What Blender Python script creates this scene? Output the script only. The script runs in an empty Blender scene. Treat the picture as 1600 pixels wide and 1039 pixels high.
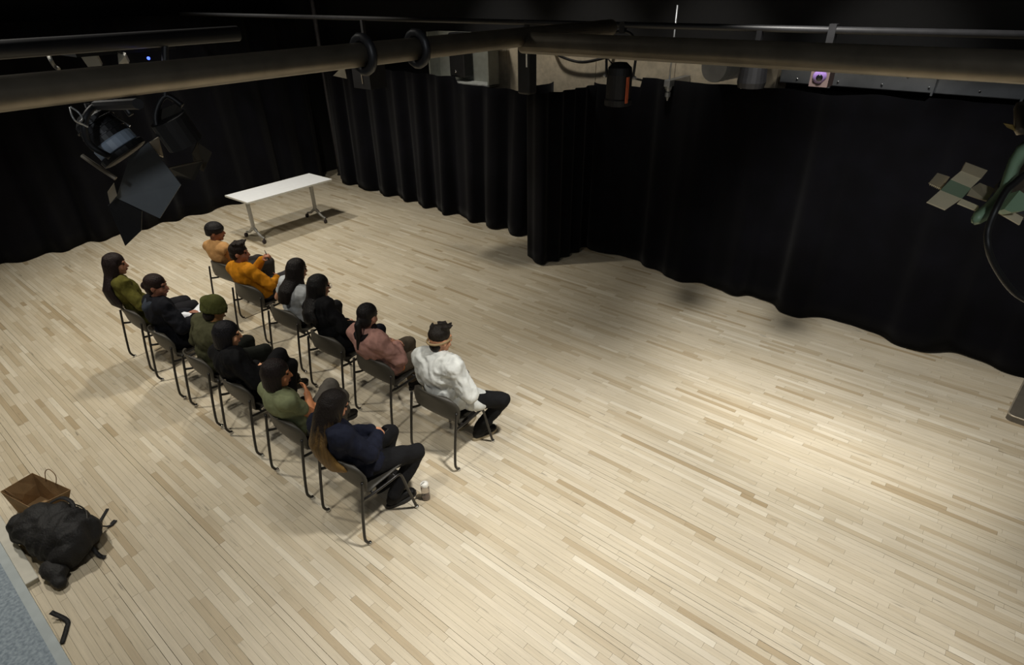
import bpy, bmesh, math, random
import numpy as np
from mathutils import Vector, Matrix, noise

random.seed(7)
C = bpy.context.scene.collection
SC = bpy.context.scene
V = Vector
PI = math.pi

# ------------------------------------------------------------------ camera
CAM_H = 3.633
FPX = 936.1
PITCH, AZ, ROLL = 0.5408, 0.8660, -0.0192
_F = V((-math.cos(AZ), math.sin(AZ), 0)); _R = V((_F.y, -_F.x, 0))
FW = _F * math.cos(PITCH) - V((0, 0, 1)) * math.sin(PITCH)
_U = _F * math.sin(PITCH) + V((0, 0, 1)) * math.cos(PITCH)
RT = _R * math.cos(ROLL) + _U * math.sin(ROLL)
UP = -_R * math.sin(ROLL) + _U * math.cos(ROLL)
cam_d = bpy.data.cameras.new('camera'); cam = bpy.data.objects.new('camera', cam_d); C.objects.link(cam)
cam_d.sensor_width = 36; cam_d.lens = FPX / 1600 * 36; cam_d.clip_start = .02; cam_d.shift_y = 20 / 1600
cam.matrix_world = Matrix(((RT.x, UP.x, -FW.x, 0), (RT.y, UP.y, -FW.y, 0), (RT.z, UP.z, -FW.z, CAM_H), (0, 0, 0, 1)))
SC.camera = cam
CAMP = V((0, 0, CAM_H))
def ray(x, y): return RT * ((x - 800) / FPX) - UP * ((y - 519.5 - 20) / FPX) + FW
def dep(x, y, t): return CAMP + ray(x, y) * t
def proj(p):
    d = p - CAMP; c = d.dot(FW)
    return 800 + FPX * d.dot(RT) / c, 539.5 - FPX * d.dot(UP) / c, c

# ------------------------------------------------------------------ world, lights, exposure
w = bpy.data.worlds.new('world'); SC.world = w; w.use_nodes = True
w.node_tree.nodes['Background'].inputs[0].default_value = (.9, .88, .84, 1)
w.node_tree.nodes['Background'].inputs[1].default_value = .05
SC.view_settings.view_transform = 'Standard'; SC.view_settings.look = 'None'
SC.view_settings.exposure = 0; SC.view_settings.gamma = 1; SC.view_settings.use_curve_mapping = False
def spot(name, loc, target, power, size, blend, color, radius=.09):
    l = bpy.data.lights.new(name, 'SPOT'); l.energy = power; l.spot_size = math.radians(size); l.spot_blend = blend
    l.color = color; l.shadow_soft_size = radius
    o = bpy.data.objects.new(name, l); C.objects.link(o); o.location = loc
    o.rotation_euler = (V(target) - V(loc)).to_track_quat('-Z', 'Y').to_euler()
    return o
WARM = (1.0, .93, .80); NEUT = (1.0, .955, .86); COOL = (.80, .90, 1.0)
spot('house_light_a', (-1.2, 2.9, 4.9), (-1.1, 3.0, 0), 1020, 76, .85, (1, .965, .90), .16)
spot('house_light_g', (-1.2, 4.0, 4.9), (-0.6, 6.9, 0), 760, 62, .75, (1, .965, .90), .16)
spot('house_light_b', (-3.2, 0.3, 4.9), (-3.0, 1.0, 0), 250, 120, .9, NEUT, .14)
spot('house_light_c', (-7.6, 3.9, 4.9), (-8.0, 4.6, 0), 380, 110, .6, WARM, .14)
spot('house_light_d', (-7.2, 0.6, 4.9), (-7.4, 0.9, 0), 470, 120, .9, WARM, .14)
spot('house_light_e', (-9.9, 4.1, 4.9), (-9.7, 5.2, 0), 380, 100, .9, NEUT, .14)
spot('house_light_f', (-4.4, 3.0, 4.9), (-4.6, 3.0, 0), 90, 120, .9, WARM, .20)
for wx in (-7.3, -5.5, -3.7, -1.6):
    spot('work_light', (wx, 6.9, 4.4), (wx, 8.12, 2.75), 75, 62, .8, NEUT, .10)  # invented lamps, added only to brighten the bulkhead and duct
spot('booth_lamp', (.9, -1.2, 4.7), (-1.0, 1.2, 2.8), 70, 115, .8, (.88, .94, 1), .10)  # added fill behind the camera for near lanterns and ledge, no known lamp

# ------------------------------------------------------------------ materials
MATS = {}
def lin(c): return tuple(((v / 255) / 12.92 if v / 255 <= .04045 else (((v / 255) + .055) / 1.055) ** 2.4) for v in c)
def mat(name, rgb, rough=.6, metal=0., var=.12, scale=12., bump=0., bscale=120., stretch=(1, 1, 1), sheen=0., spec=.5, trans=0., rgb2=None, coat=0.):
    """rgb: sRGB 0-255; procedural noise varies it a little"""
    if name in MATS: return MATS[name]
    m = bpy.data.materials.new(name); m.use_nodes = True; MATS[name] = m
    nt = m.node_tree; b = nt.nodes['Principled BSDF']
    tc = nt.nodes.new('ShaderNodeTexCoord'); mp = nt.nodes.new('ShaderNodeMapping'); mp.inputs['Scale'].default_value = stretch
    nz = nt.nodes.new('ShaderNodeTexNoise'); nz.inputs['Scale'].default_value = scale; nz.inputs['Detail'].default_value = 4
    cr = nt.nodes.new('ShaderNodeValToRGB')
    c = lin(rgb)
    if rgb2: a, d = c, lin(rgb2)
    else: a = tuple(v * (1 - var) for v in c); d = tuple(min(1, v * (1 + var)) for v in c)
    cr.color_ramp.elements[0].color = (*a, 1); cr.color_ramp.elements[1].color = (*d, 1)
    cr.color_ramp.elements[0].position = .35; cr.color_ramp.elements[1].position = .65
    L = nt.links.new
    L(tc.outputs['Object'], mp.inputs['Vector']); L(mp.outputs['Vector'], nz.inputs['Vector'])
    L(nz.outputs['Fac'], cr.inputs['Fac']); L(cr.outputs['Color'], b.inputs['Base Color'])
    b.inputs['Roughness'].default_value = rough; b.inputs['Metallic'].default_value = metal
    b.inputs['Specular IOR Level'].default_value = spec
    if sheen: b.inputs['Sheen Weight'].default_value = sheen; b.inputs['Sheen Roughness'].default_value = .5
    if trans: b.inputs['Transmission Weight'].default_value = trans
    if coat: b.inputs['Coat Weight'].default_value = coat
    if bump:
        n2 = nt.nodes.new('ShaderNodeTexNoise'); n2.inputs['Scale'].default_value = bscale; n2.inputs['Detail'].default_value = 3
        bp = nt.nodes.new('ShaderNodeBump'); bp.inputs['Strength'].default_value = bump; bp.inputs['Distance'].default_value = .01
        L(mp.outputs['Vector'], n2.inputs['Vector']); L(n2.outputs['Fac'], bp.inputs['Height']); L(bp.outputs['Normal'], b.inputs['Normal'])
    return m

def wood_floor():
    m = bpy.data.materials.new('maple_floor'); m.use_nodes = True; nt = m.node_tree; b = nt.nodes['Principled BSDF']; L = nt.links.new
    N = nt.nodes.new
    a1 = N('ShaderNodeAttribute'); a1.attribute_type = 'GEOMETRY'; a1.attribute_name = 'tint'
    a2 = N('ShaderNodeAttribute'); a2.attribute_type = 'OBJECT'; a2.attribute_name = 'tint'
    ad = N('ShaderNodeMath'); ad.operation = 'ADD'; L(a1.outputs['Fac'], ad.inputs[0]); L(a2.outputs['Fac'], ad.inputs[1])
    cr = N('ShaderNodeValToRGB'); e = cr.color_ramp.elements
    cols = [(0, (150, 128, 94)), (.1, (172, 153, 122)), (.25, (190, 175, 148)), (.5, (203, 191, 167)), (.8, (211, 200, 178)), (1, (222, 213, 193))]
    e[0].position, e[1].position = cols[0][0], cols[-1][0]
    e[0].color = (*lin(cols[0][1]), 1); e[1].color = (*lin(cols[-1][1]), 1)
    for p, c in cols[1:-1]:
        q = e.new(p); q.color = (*lin(c), 1)
    L(ad.outputs[0], cr.inputs['Fac'])
    geo = N('ShaderNodeNewGeometry')
    # each plank gets its own shift of the grain pattern
    sh = N('ShaderNodeMath'); sh.operation = 'MULTIPLY'; sh.inputs[1].default_value = 37.0; L(ad.outputs[0], sh.inputs[0])
    cb = N('ShaderNodeCombineXYZ'); L(sh.outputs[0], cb.inputs[0]); L(sh.outputs[0], cb.inputs[2])
    va = N('ShaderNodeVectorMath'); va.operation = 'ADD'; L(geo.outputs['Position'], va.inputs[0]); L(cb.outputs[0], va.inputs[1])
    mp = N('ShaderNodeMapping'); mp.inputs['Scale'].default_value = (1.6, 34, 1); L(va.outputs[0], mp.inputs['Vector'])
    n1 = N('ShaderNodeTexNoise'); n1.inputs['Scale'].default_value = 2.0; n1.inputs['Detail'].default_value = 6; n1.inputs['Roughness'].default_value = .6
    L(mp.outputs[0], n1.inputs['Vector'])
    r1 = N('ShaderNodeMapRange'); r1.inputs[1].default_value = .3; r1.inputs[2].default_value = .75; r1.inputs[3].default_value = 1.06; r1.inputs[4].default_value = .88
    L(n1.outputs['Fac'], r1.inputs[0])
    # mineral streaks
    mp2 = N('ShaderNodeMapping'); mp2.inputs['Scale'].default_value = (2.2, 22, 1); L(va.outputs[0], mp2.inputs['Vector'])
    n2 = N('ShaderNodeTexNoise'); n2.inputs['Scale'].default_value = 1.7; n2.inputs['Detail'].default_value = 3; L(mp2.outputs[0], n2.inputs['Vector'])
    r2 = N('ShaderNodeMapRange'); r2.inputs[1].default_value = .66; r2.inputs[2].default_value = .78; r2.inputs[3].default_value = 1; r2.inputs[4].default_value = .52
    L(n2.outputs['Fac'], r2.inputs[0])
    # scuffs, broad
    n3 = N('ShaderNodeTexNoise'); n3.inputs['Scale'].default_value = 1.3; n3.inputs['Detail'].default_value = 5; L(geo.outputs['Position'], n3.inputs['Vector'])
    r3 = N('ShaderNodeMapRange'); r3.inputs[1].default_value = .35; r3.inputs[2].default_value = .7; r3.inputs[3].default_value = .94; r3.inputs[4].default_value = 1.04
    L(n3.outputs['Fac'], r3.inputs[0])
    m1 = N('ShaderNodeMath'); m1.operation = 'MULTIPLY'; L(r1.outputs[0], m1.inputs[0]); L(r2.outputs[0], m1.inputs[1])
    m2 = N('ShaderNodeMath'); m2.operation = 'MULTIPLY'; L(m1.outputs[0], m2.inputs[0]); L(r3.outputs[0], m2.inputs[1])
    vm = N('ShaderNodeVectorMath'); vm.operation = 'SCALE'; L(cr.outputs['Color'], vm.inputs[0]); L(m2.outputs[0], vm.inputs['Scale'])
    L(vm.outputs[0], b.inputs['Base Color'])
    b.inputs['Roughness'].default_value = .48; b.inputs['Specular IOR Level'].default_value = .35
    return m

M_FLOOR = wood_floor()
M = dict(
    sub=mat('subfloor_dark', (60, 48, 34), .9),
    black_wall=mat('black_paint', (14, 14, 16), .85),
    beige=mat('beige_plaster', (196, 182, 158), .8, bump=.1),
    velvet=mat('black_velvet', (6, 6, 11), .9, scale=3, var=.3, sheen=.05, spec=.1, bump=.2, bscale=300),
    shell=mat('charcoal_plastic', (57, 54, 47), .5, bump=.15, bscale=400, var=.08),
    frame=mat('black_tube', (26, 24, 22), .35, spec=.5),
    chrome=mat('chrome', (215, 215, 215), .15, 1.0, var=.03),
    white_lam=mat('white_laminate', (236, 238, 240), .35, var=.02),
    white_edge=mat('white_edge_band', (205, 205, 198), .5, var=.03),
    alu=mat('silver_paint', (168, 168, 166), .4, .35, var=.05),
    rubber=mat('dark_caster', (46, 36, 38), .5),
    pipe=mat('steel_pipe', (120, 112, 98), .38, .75, var=.15, scale=20),
    lampblack=mat('black_fixture', (22, 22, 24), .5, var=.2),
    lampgrey=mat('grey_fixture', (138, 150, 164), .45, .0, var=.06),
    door=mat('barn_door_grey', (98, 102, 104), .55, .1, var=.12),
    galv=mat('galvanised', (165, 168, 172), .38, .7, var=.1, scale=6),
    green=mat('green_enamel', (136, 164, 132), .45, .0, var=.08),  # green light from a gel, put into the yoke's colour
    tin=mat('tan_metal', (224, 210, 176), .5, .0, var=.08),  # cream light bounced off the floor, put into the plate colour
    cable=mat('black_cable', (24, 23, 22), .5),
    kraft=mat('kraft_paper', (148, 120, 84), .8, bump=.3, bscale=60, var=.1),
    pack=mat('black_nylon', (20, 20, 22), .7, bump=.6, bscale=70, var=.3),
    ledge=mat('speckled_blue_grey', (120, 132, 142), .7, scale=60, rgb2=(158, 170, 178)),
    ledge_edge=mat('pale_grey_edge', (176, 184, 184), .6, var=.06),
    white_box=mat('white_board', (200, 198, 188), .7, var=.04),
    mat_black=mat('dark_mat', (92, 86, 76), .6, var=.08),
    trim=mat('pale_metal_trim', (176, 165, 146), .4, .4),
    orange=mat('orange_edge', (190, 92, 58), .5),
    lens=mat('violet_glass', (120, 96, 150), .1, 0, spec=.8),
    paper=mat('white_paper', (225, 228, 235), .8, var=.03),
    clear=mat('clear_plastic', (225, 215, 205), .12, trans=.85, var=.02),
    tea=mat('brown_drink', (96, 62, 48), .2, trans=.3),
    cap=mat('white_cap', (232, 230, 222), .45, var=.02),
    phone=mat('phone_black', (14, 14, 16), .15),
)

# ------------------------------------------------------------------ object helpers
def link(name, me, m=None, parent=None, smooth=False):
    o = bpy.data.objects.new(name, me); C.objects.link(o)
    if m: me.materials.append(m)
    if parent: o.parent = parent
    if smooth:
        me.polygons.foreach_set('use_smooth', [True] * len(me.polygons))
    return o
def tag(o, label, cat, group=None):
    o['label'] = label; o['category'] = cat
    if group: o['group'] = group
    return o
def struct(o): o['kind'] = 'structure'; return o
def thing(name, label, cat, loc=(0, 0, 0), rz=0., group=None):
    o = bpy.data.objects.new(name, None); C.objects.link(o); o.location = loc; o.rotation_euler = (0, 0, rz)
    o.empty_display_size = .1
    return tag(o, label, cat, group)
def frame_of(d):
    d = d.normalized(); a = V((0, 0, 1)) if abs(d.z) < .9 else V((1, 0, 0))
    x = d.cross(a).normalized(); return x, d.cross(x).normalized(), d

class Acc:
    def __init__(s): s.v = []; s.f = []
    def box(s, c, size, rot=None):
        c = V(c); hx, hy, hz = [q / 2 for q in size]; n = len(s.v)
        for z in (-hz, hz):
            for x, y in ((-hx, -hy), (hx, -hy), (hx, hy), (-hx, hy)):
                p = V((x, y, z)); s.v.append(c + (rot @ p if rot else p))
        s.f += [[n + i for i in q] for q in ((3, 2, 1, 0), (4, 5, 6, 7), (0, 1, 5, 4), (1, 2, 6, 5), (2, 3, 7, 6), (3, 0, 4, 7))]
        return s
    def box2(s, a, b): return s.box([(a[i] + b[i]) / 2 for i in range(3)], [abs(b[i] - a[i]) for i in range(3)])
    def ell(s, c, r, rot=None, seg=14, ring=9):
        c = V(c); n = len(s.v); pts = [V((0, 0, -r[2]))]
        for i in range(1, ring):
            t = -PI / 2 + PI * i / ring
            for j in range(seg):
                a = 2 * PI * j / seg; pts.append(V((r[0] * math.cos(t) * math.cos(a), r[1] * math.cos(t) * math.sin(a), r[2] * math.sin(t))))
        pts.append(V((0, 0, r[2]))); s.v += [c + (rot @ p if rot else p) for p in pts]
        for j in range(seg): s.f.append([n, n + 1 + (j + 1) % seg, n + 1 + j])
        for i in range(ring - 2):
            for j in range(seg):
                a = n + 1 + i * seg; s.f.append([a + j, a + (j + 1) % seg, a + seg + (j + 1) % seg, a + seg + j])
        t = n + 1 + (ring - 2) * seg; e = n + 1 + (ring - 1) * seg
        for j in range(seg): s.f.append([t + j, t + (j + 1) % seg, e])
        return s
    def caps(s, p0, p1, r0, r1, seg=12, fl=None):
        """tapered capsule; fl=(direction, factor) flattens it across a direction"""
        p0 = V(p0); p1 = V(p1); x, y, d = frame_of(p1 - p0) if (p1 - p0).length > 1e-6 else (V((1, 0, 0)), V((0, 1, 0)), V((0, 0, 1)))
        prof = [(p0, r0, -1.0, 0.0)]
        for k in (-.8, -.5, 0): prof.append((p0, r0, k, math.sqrt(1 - k * k)))
        for k in (0, .5, .8): prof.append((p1, r1, k, math.sqrt(1 - k * k)))
        n = len(s.v); s.v.append(p0 - d * r0)
        rows = prof[1:]
        for p, r, k, q in rows:
            for j in range(seg):
                a = 2 * PI * j / seg; o = (x * math.cos(a) + y * math.sin(a)) * (r * q)
                if fl: o = o - fl[0] * (o.dot(fl[0]) * (1 - fl[1]))
                s.v.append(p + d * (r * k) + o)
        s.v.append(p1 + d * r1)
        for j in range(seg): s.f.append([n, n + 1 + (j + 1) % seg, n + 1 + j])
        for i in range(len(rows) - 1):
            for j in range(seg):
                a = n + 1 + i * seg; s.f.append([a + j, a + (j + 1) % seg, a + seg + (j + 1) % seg, a + seg + j])
        t = n + 1 + (len(rows) - 1) * seg; e = n + 1 + len(rows) * seg
        for j in range(seg): s.f.append([t + j, t + (j + 1) % seg, e])
        return s
    def chain(s, pts, rads, seg=12, fl=None):
        for i in range(len(pts) - 1): s.caps(pts[i], pts[i + 1], rads[i], rads[i + 1], seg, fl)
        return s
    def tube(s, pts, r, seg=10, closed=False):
        pts = [V(p) for p in pts]; n = len(s.v); m = len(pts); rr = r if isinstance(r, (list, tuple)) else [r] * m
        x = None
        for i, p in enumerate(pts):
            d = (pts[min(i + 1, m - 1)] - pts[max(i - 1, 0)])
            if closed: d = pts[(i + 1) % m] - pts[i - 1]
            d.normalize()
            if x is None: x = frame_of(d)[0]
            x = (x - d * x.dot(d)).normalized(); y = d.cross(x)
            for j in range(seg):
                a = 2 * PI * j / seg; s.v.append(p + (x * math.cos(a) + y * math.sin(a)) * rr[i])
        k = m if closed else m - 1
        for i in range(k):
            a = n + i * seg; b = n + ((i + 1) % m) * seg
            for j in range(seg): s.f.append([a + j, a + (j + 1) % seg, b + (j + 1) % seg, b + j])
        if not closed:
            s.f.append([n + j for j in range(seg)][::-1]); s.f.append([n + (m - 1) * seg + j for j in range(seg)])
        return s
    def plate(s, pts, th, nrm=None):
        pts = [V(p) for p in pts]; n = len(s.v); m = len(pts)
        if nrm is None:
            nrm = V((0, 0, 0))
            for i in range(m): nrm += (pts[i] - pts[0]).cross(pts[(i + 1) % m] - pts[0])
        nrm = nrm.normalized() * (th / 2)
        s.v += [p - nrm for p in pts] + [p + nrm for p in pts]
        s.f.append([n + i for i in range(m)][::-1]); s.f.append([n + m + i for i in range(m)])
        for i in range(m): s.f.append([n + i, n + (i + 1) % m, n + m + (i + 1) % m, n + m + i])
        return s
    def lathe(s, prof, c=(0, 0, 0), axis=(0, 0, 1), seg=20):
        """prof: (radius, height) list along axis"""
        x, y, d = frame_of(V(axis)); c = V(c); n = len(s.v)
        for r, h in prof:
            for j in range(seg):
                a = 2 * PI * j / seg; s.v.append(c + d * h + (x * math.cos(a) + y * math.sin(a)) * r)
        for i in range(len(prof) - 1):
            a = n + i * seg
            for j in range(seg): s.f.append([a + j, a + (j + 1) % seg, a + seg + (j + 1) % seg, a + seg + j])
        s.f.append([n + j for j in range(seg)][::-1]); s.f.append([n + (len(prof) - 1) * seg + j for j in range(seg)])
        return s
    def grid(s, rows, th_dir=None):
        n = len(s.v); h = len(rows); wd = len(rows[0])
        for r in rows: s.v += [V(p) for p in r]
        for i in range(h - 1):
            for j in range(wd - 1):
                a = n + i * wd + j; s.f.append([a, a + 1, a + wd + 1, a + wd])
        return s
    def mesh(s, name):
        me = bpy.data.meshes.new(name); me.from_pydata([tuple(p) for p in s.v], [], s.f); me.update(); return me
    def obj(s, name, m, parent=None, smooth=False, fix=True):
        me = s.mesh(name)
        if fix:
            bm = bmesh.new(); bm.from_mesh(me); bmesh.ops.recalc_face_normals(bm, faces=bm.faces); bm.to_mesh(me); bm.free()
        return link(name, me, m, parent, smooth)

def bevel(o, wd=.004, seg=2):
    b = o.modifiers.new('bevel', 'BEVEL'); b.width = wd; b.segments = seg; b.limit_method = 'ANGLE'; return o
def crom(pts, n=8):
    pts = [V(p) for p in pts]; out = []
    for i in range(len(pts) - 1):
        p0 = pts[max(i - 1, 0)]; p1 = pts[i]; p2 = pts[i + 1]; p3 = pts[min(i + 2, len(pts) - 1)]
        for k in range(n):
            t = k / n
            out.append(.5 * ((2 * p1) + (p2 - p0) * t + (2 * p0 - 5 * p1 + 4 * p2 - p3) * t * t + (3 * p1 - p0 - 3 * p2 + p3) * t ** 3))
    out.append(pts[-1]); return out

PENDING = []; WRINKLE = {}
def hash_(t): return sum(ord(ch) * (i + 3) for i, ch in enumerate(t))
def skin(acc, name, m, parent, vox=.012, smooth=8, folds=0., fscale=.09, dec=1.):
    """union of the shapes in acc as one continuous smooth surface"""
    o = acc.obj(name, m, parent, fix=False)
    r = o.modifiers.new('r', 'REMESH'); r.mode = 'VOXEL'; r.voxel_size = vox; r.use_smooth_shade = True
    sm = o.modifiers.new('s', 'SMOOTH'); sm.factor = .5; sm.iterations = smooth
    if folds: WRINKLE[o.name] = (folds, fscale)
    if dec < 1:
        q = o.modifiers.new('q', 'DECIMATE'); q.ratio = dec
    PENDING.append(o); return o
def apply_pending():
    dg = bpy.context.evaluated_depsgraph_get(); dg.update()
    for o in PENDING:
        me = bpy.data.meshes.new_from_object(o.evaluated_get(dg), preserve_all_data_layers=False, depsgraph=dg)
        old = o.data; nm = o.name
        o.modifiers.clear(); o.data = me; me.name = nm
        me.polygons.foreach_set('use_smooth', [True] * len(me.polygons))
        bpy.data.meshes.remove(old)
        if nm in WRINKLE:
            amp, sc = WRINKLE[nm]; nv = len(me.vertices); co = np.empty(nv * 3, np.float32); me.vertices.foreach_get('co', co); co = co.reshape(-1, 3)
            nr = np.array([v.normal[:] for v in me.vertices], np.float32); k = .55 / sc; sd = (hash_(nm) % 97) * .37
            dd = np.empty(nv, np.float32); nf = noise.noise
            for i in range(nv):
                x, y, z = co[i]; x, y, z = x * k + sd, y * k, (z + .4 * x) * k * .62
                wv = nf((x * .5, y * .5, z * .5)); x += wv * 1.2; z += wv
                dd[i] = (.55 - 1.9 * abs(nf((x, y, z)))) * .7 + (.3 - abs(nf((x * 2.3, y * 2.3, z * 2.1)))) * .5
            co += nr * (dd * amp)[:, None]; me.vertices.foreach_set('co', co.ravel()); me.update()
    PENDING.clear()

# ------------------------------------------------------------------ structure: floor, walls
floor_o = struct(Acc().box2((-12.4, -1.6, -.10), (2.6, 8.5, -.012)).obj('floor', M['sub']))
floor_o['label'] = 'pale maple strip floor'
W = .048
planks = []
y = -1.6; row = 0
while y < 8.4:
    gap = .0012 if row % 13 else .0045
    x = -12.35 - random.random() * .8
    while x < 2.55:
        l = random.choice((.18, .25, .32, .4, .5, .6, .8, 1.1)) * random.uniform(.85, 1.15)
        x0 = max(x, -12.35); x1 = min(x + l, 2.55)
        if x1 - x0 > .03:
            u = random.random()
            tint = random.gauss(.62, .16) if u < .91 else random.uniform(.14, .38)
            planks.append((x0, x1 - .0012, y + gap / 2, y + W - gap / 2, random.uniform(-.0006, .0006), min(.99, max(.01, tint))))
        x += l
    y += W; row += 1
def vis_size(p):
    cx, cy = (p[0] + p[1]) / 2, (p[2] + p[3]) / 2
    u, v, c = proj(V((cx, cy, 0)))
    if c < .5 or u < 40 or u > 1580 or v > 1020 or v < 300: return 0
    if -7.4 < cx < -2.6 and 1.5 < cy < 3.8: return 0
    return (p[1] - p[0]) * (p[3] - p[2]) / c ** 3
order = sorted(range(len(planks)), key=lambda i: -vis_size(planks[i])); own = set(order[:300])
unit = Acc().box((0, 0, -.006), (1, 1, .012)).mesh('plank'); unit.materials.append(M_FLOOR)
for i in order[:300]:
    p = planks[i]; o = bpy.data.objects.new('plank', unit); C.objects.link(o); o.parent = floor_o
    o.location = ((p[0] + p[1]) / 2, (p[2] + p[3]) / 2, p[4]); o.scale = (p[1] - p[0], p[3] - p[2], 1); o['tint'] = p[5]
a = Acc(); tints = []
for i, p in enumerate(planks):
    if i in own: continue
    n = len(a.v)
    for z in (p[4] - .012, p[4]):
        for xx, yy in ((p[0], p[2]), (p[1], p[2]), (p[1], p[3]), (p[0], p[3])): a.v.append((xx, yy, z))
    a.f += [[n + q for q in g] for g in ((4, 5, 6, 7), (0, 1, 5, 4), (1, 2, 6, 5), (2, 3, 7, 6), (3, 0, 4, 7))]
    tints += [p[5]] * 5
me = a.mesh('plank_strips'); at_ = me.attributes.new('tint', 'FLOAT', 'FACE'); at_.data.foreach_set('value', tints)
po = link('plank_strips', me, M_FLOOR, floor_o); po['kind'] = 'stuff'

struct(Acc().box2((-12.5, -1.6, -.1), (-12.3, 8.7, 5.4)).obj('wall_left', M['black_wall']))
struct(Acc().box2((-12.5, 8.5, -.1), (2.6, 8.7, 5.4)).obj('wall_back', M['black_wall']))
struct(Acc().box2((-12.5, -1.6, 5.4), (2.6, 8.7, 5.5)).obj('ceiling', M['black_wall']))
# pale plaster bulkhead band above the curtains, built of panels with joints
bk = struct(Acc().box2((-8.4, 8.16, 1.9), (-2.6, 8.5, 2.80)).obj('trim_1', M['beige']))
for x0, x1 in ((-8.4, -6.9), (-6.9, -5.2), (-5.2, -3.95), (-3.95, -2.6)):
    Acc().box2((x0 + .004, 8.12, 1.95), (x1 - .004, 8.17, 2.79)).obj('panel', M['beige'], bk)

# ------------------------------------------------------------------ curtains
def curtain(name, label, ctrl, ztop, zbot=.015, n=7, seed=1, amp=.012, flat=True):
    pts = crom([(p[0], p[1], 0) for p in ctrl], n)
    rnd = random.Random(seed); ph = rnd.random() * 6
    rows = []; mid = [sum(p[0] for p in ctrl) / len(ctrl), sum(p[1] for p in ctrl) / len(ctrl)]
    cum = 0; L = [0]
    for i in range(1, len(pts)): cum += (pts[i] - pts[i - 1]).length; L.append(cum)
    first, last = pts[0], pts[-1]
    H = 12
    for k in range(H + 1):
        t = k / H; r = []
        for i, p in enumerate(pts):
            base = first.lerp(last, L[i] / cum)
            f = 1 - (.45 * t if flat else 0)                      # folds flatten a little towards the heading
            q = base.lerp(p, f) if f < 1 else p.copy()
            tn = (pts[min(i + 1, len(pts) - 1)] - pts[max(i - 1, 0)]).normalized()
            nn = V((-tn.y, tn.x, 0)); q = q + nn * (amp * math.sin(L[i] * 17 + ph + .8 * t))
            zt = ztop(p[0]) if callable(ztop) else ztop
            hem = .012 * math.sin(L[i] * 2.3 + ph)
            r.append(V((q.x, q.y, zbot + max(0, hem) * (1 - t) + (zt - zbot) * t)))
        rows.append(r)
    o = Acc().grid(rows).obj(name, M['velvet'], None, True)
    s = o.modifiers.new('thick', 'SOLIDIFY'); s.thickness = .008
    return tag(o, label, 'curtain', 'black velvet masking curtains')
def folds(x0, x1, yf, yb, per, seed, along='x', wob=.3):
    """scalloped hem: broad round fronts, narrow backs"""
    rnd = random.Random(seed); out = []; x = x0; front = True
    while x < x1:
        out.append((x, (yf if front else yb) + rnd.uniform(-.035, .035)))
        x += per * (.62 if front else .38) * rnd.uniform(1 - wob, 1 + wob); front = not front
    out.append((x1, yb)); return out
curtain('curtain', 'long black velvet curtain behind the white folding table, on the left wall',
        [(q[1], q[0]) for q in [(.2, -11.78)] + folds(.6, 7.5, -11.62, -11.80, .62, 3)], 3.3, seed=2)
left_pts = [(-11.45, 7.72), (-11.28, 7.66), (-11.16, 7.56), (-10.95, 7.56), (-10.85, 7.70), (-10.62, 7.60), (-10.42, 7.54), (-10.2, 7.58), (-10.08, 7.70), (-9.9, 7.58),
            (-9.65, 7.52), (-9.5, 7.70), (-9.25, 7.58), (-9.05, 7.52), (-8.9, 7.68), (-8.7, 7.55), (-8.48, 7.48), (-8.35, 7.64), (-8.1, 7.52), (-7.88, 7.42), (-7.72, 7.62),
            (-7.4, 7.50), (-7.17, 7.42), (-7.02, 7.60), (-6.85, 7.42), (-6.62, 7.42), (-6.5, 7.60), (-6.3, 7.40), (-6.08, 7.42), (-5.98, 7.62), (-5.6, 7.72), (-5.2, 7.78)]
curtain('curtain', 'black velvet curtain between the corner pole and the jutting bunched drape', left_pts, lambda x: 2.36 if x < -7.6 else 2.26, seed=4, n=6)
jut = [(-5.62, 7.66), (-5.55, 7.40), (-5.60, 7.15), (-5.45, 6.98), (-5.46, 6.82), (-5.30, 6.76), (-5.18, 6.66), (-5.04, 6.67), (-5.06, 6.82), (-4.94, 6.92), (-5.00, 7.06), (-4.92, 7.20), (-4.99, 7.32), (-4.90, 7.44), (-4.98, 7.60), (-4.9, 7.7)]
curtain('bunched_curtain', 'bunched end of black drape jutting out onto the floor mid wall', jut, 2.42, seed=6, amp=.008, flat=False)
right_pts = [(-5.0, 7.78), (-4.85, 7.64), (-4.66, 7.60), (-4.45, 7.68), (-4.2, 7.72), (-4.0, 7.70), (-3.8, 7.58), (-3.52, 7.54), (-3.38, 7.44), (-3.19, 7.40), (-3.02, 7.48), (-2.85, 7.54), (-2.55, 7.46),
             (-2.36, 7.44), (-2.2, 7.56), (-1.9, 7.50), (-1.72, 7.34), (-1.55, 7.32), (-1.42, 7.44), (-1.2, 7.54), (-.95, 7.52), (-.7, 7.50), (-.45, 7.36), (-.22, 7.33), (-.05, 7.44), (.15, 7.56), (.4, 7.50), (.55, 7.44), (.75, 7.42), (.9, 7.56), (1.05, 7.40), (1.25, 7.45), (1.5, 7.6)]
curtain('curtain', 'black velvet curtain with loose sagging heading at the right of the wall', right_pts,
        lambda x: (2.44 if x < -4.2 else 2.56 + .05 * (x + 4.2) / 4) - (.035 * (1 + math.cos((x + 1.9) * 6.5)) / 2 if -2.6 < x < -.9 else 0), seed=8, n=8)

# corner pole seen between the curtains
t = thing('corner_pole', 'slim grey vertical pole standing in the corner between the curtains', 'pole', (-11.82, 7.98, 0))
Acc().tube([(0, 0, .18), (0, 0, 5.0)], .045, 14).obj('shaft', mat('dull_grey_pole', (96, 94, 98), .5, .3), t, True)
Acc().lathe([(.07, 0), (.07, .02), (.05, .03), (.05, .19)], seg=16).obj('base', M['lampblack'], t)

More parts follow.
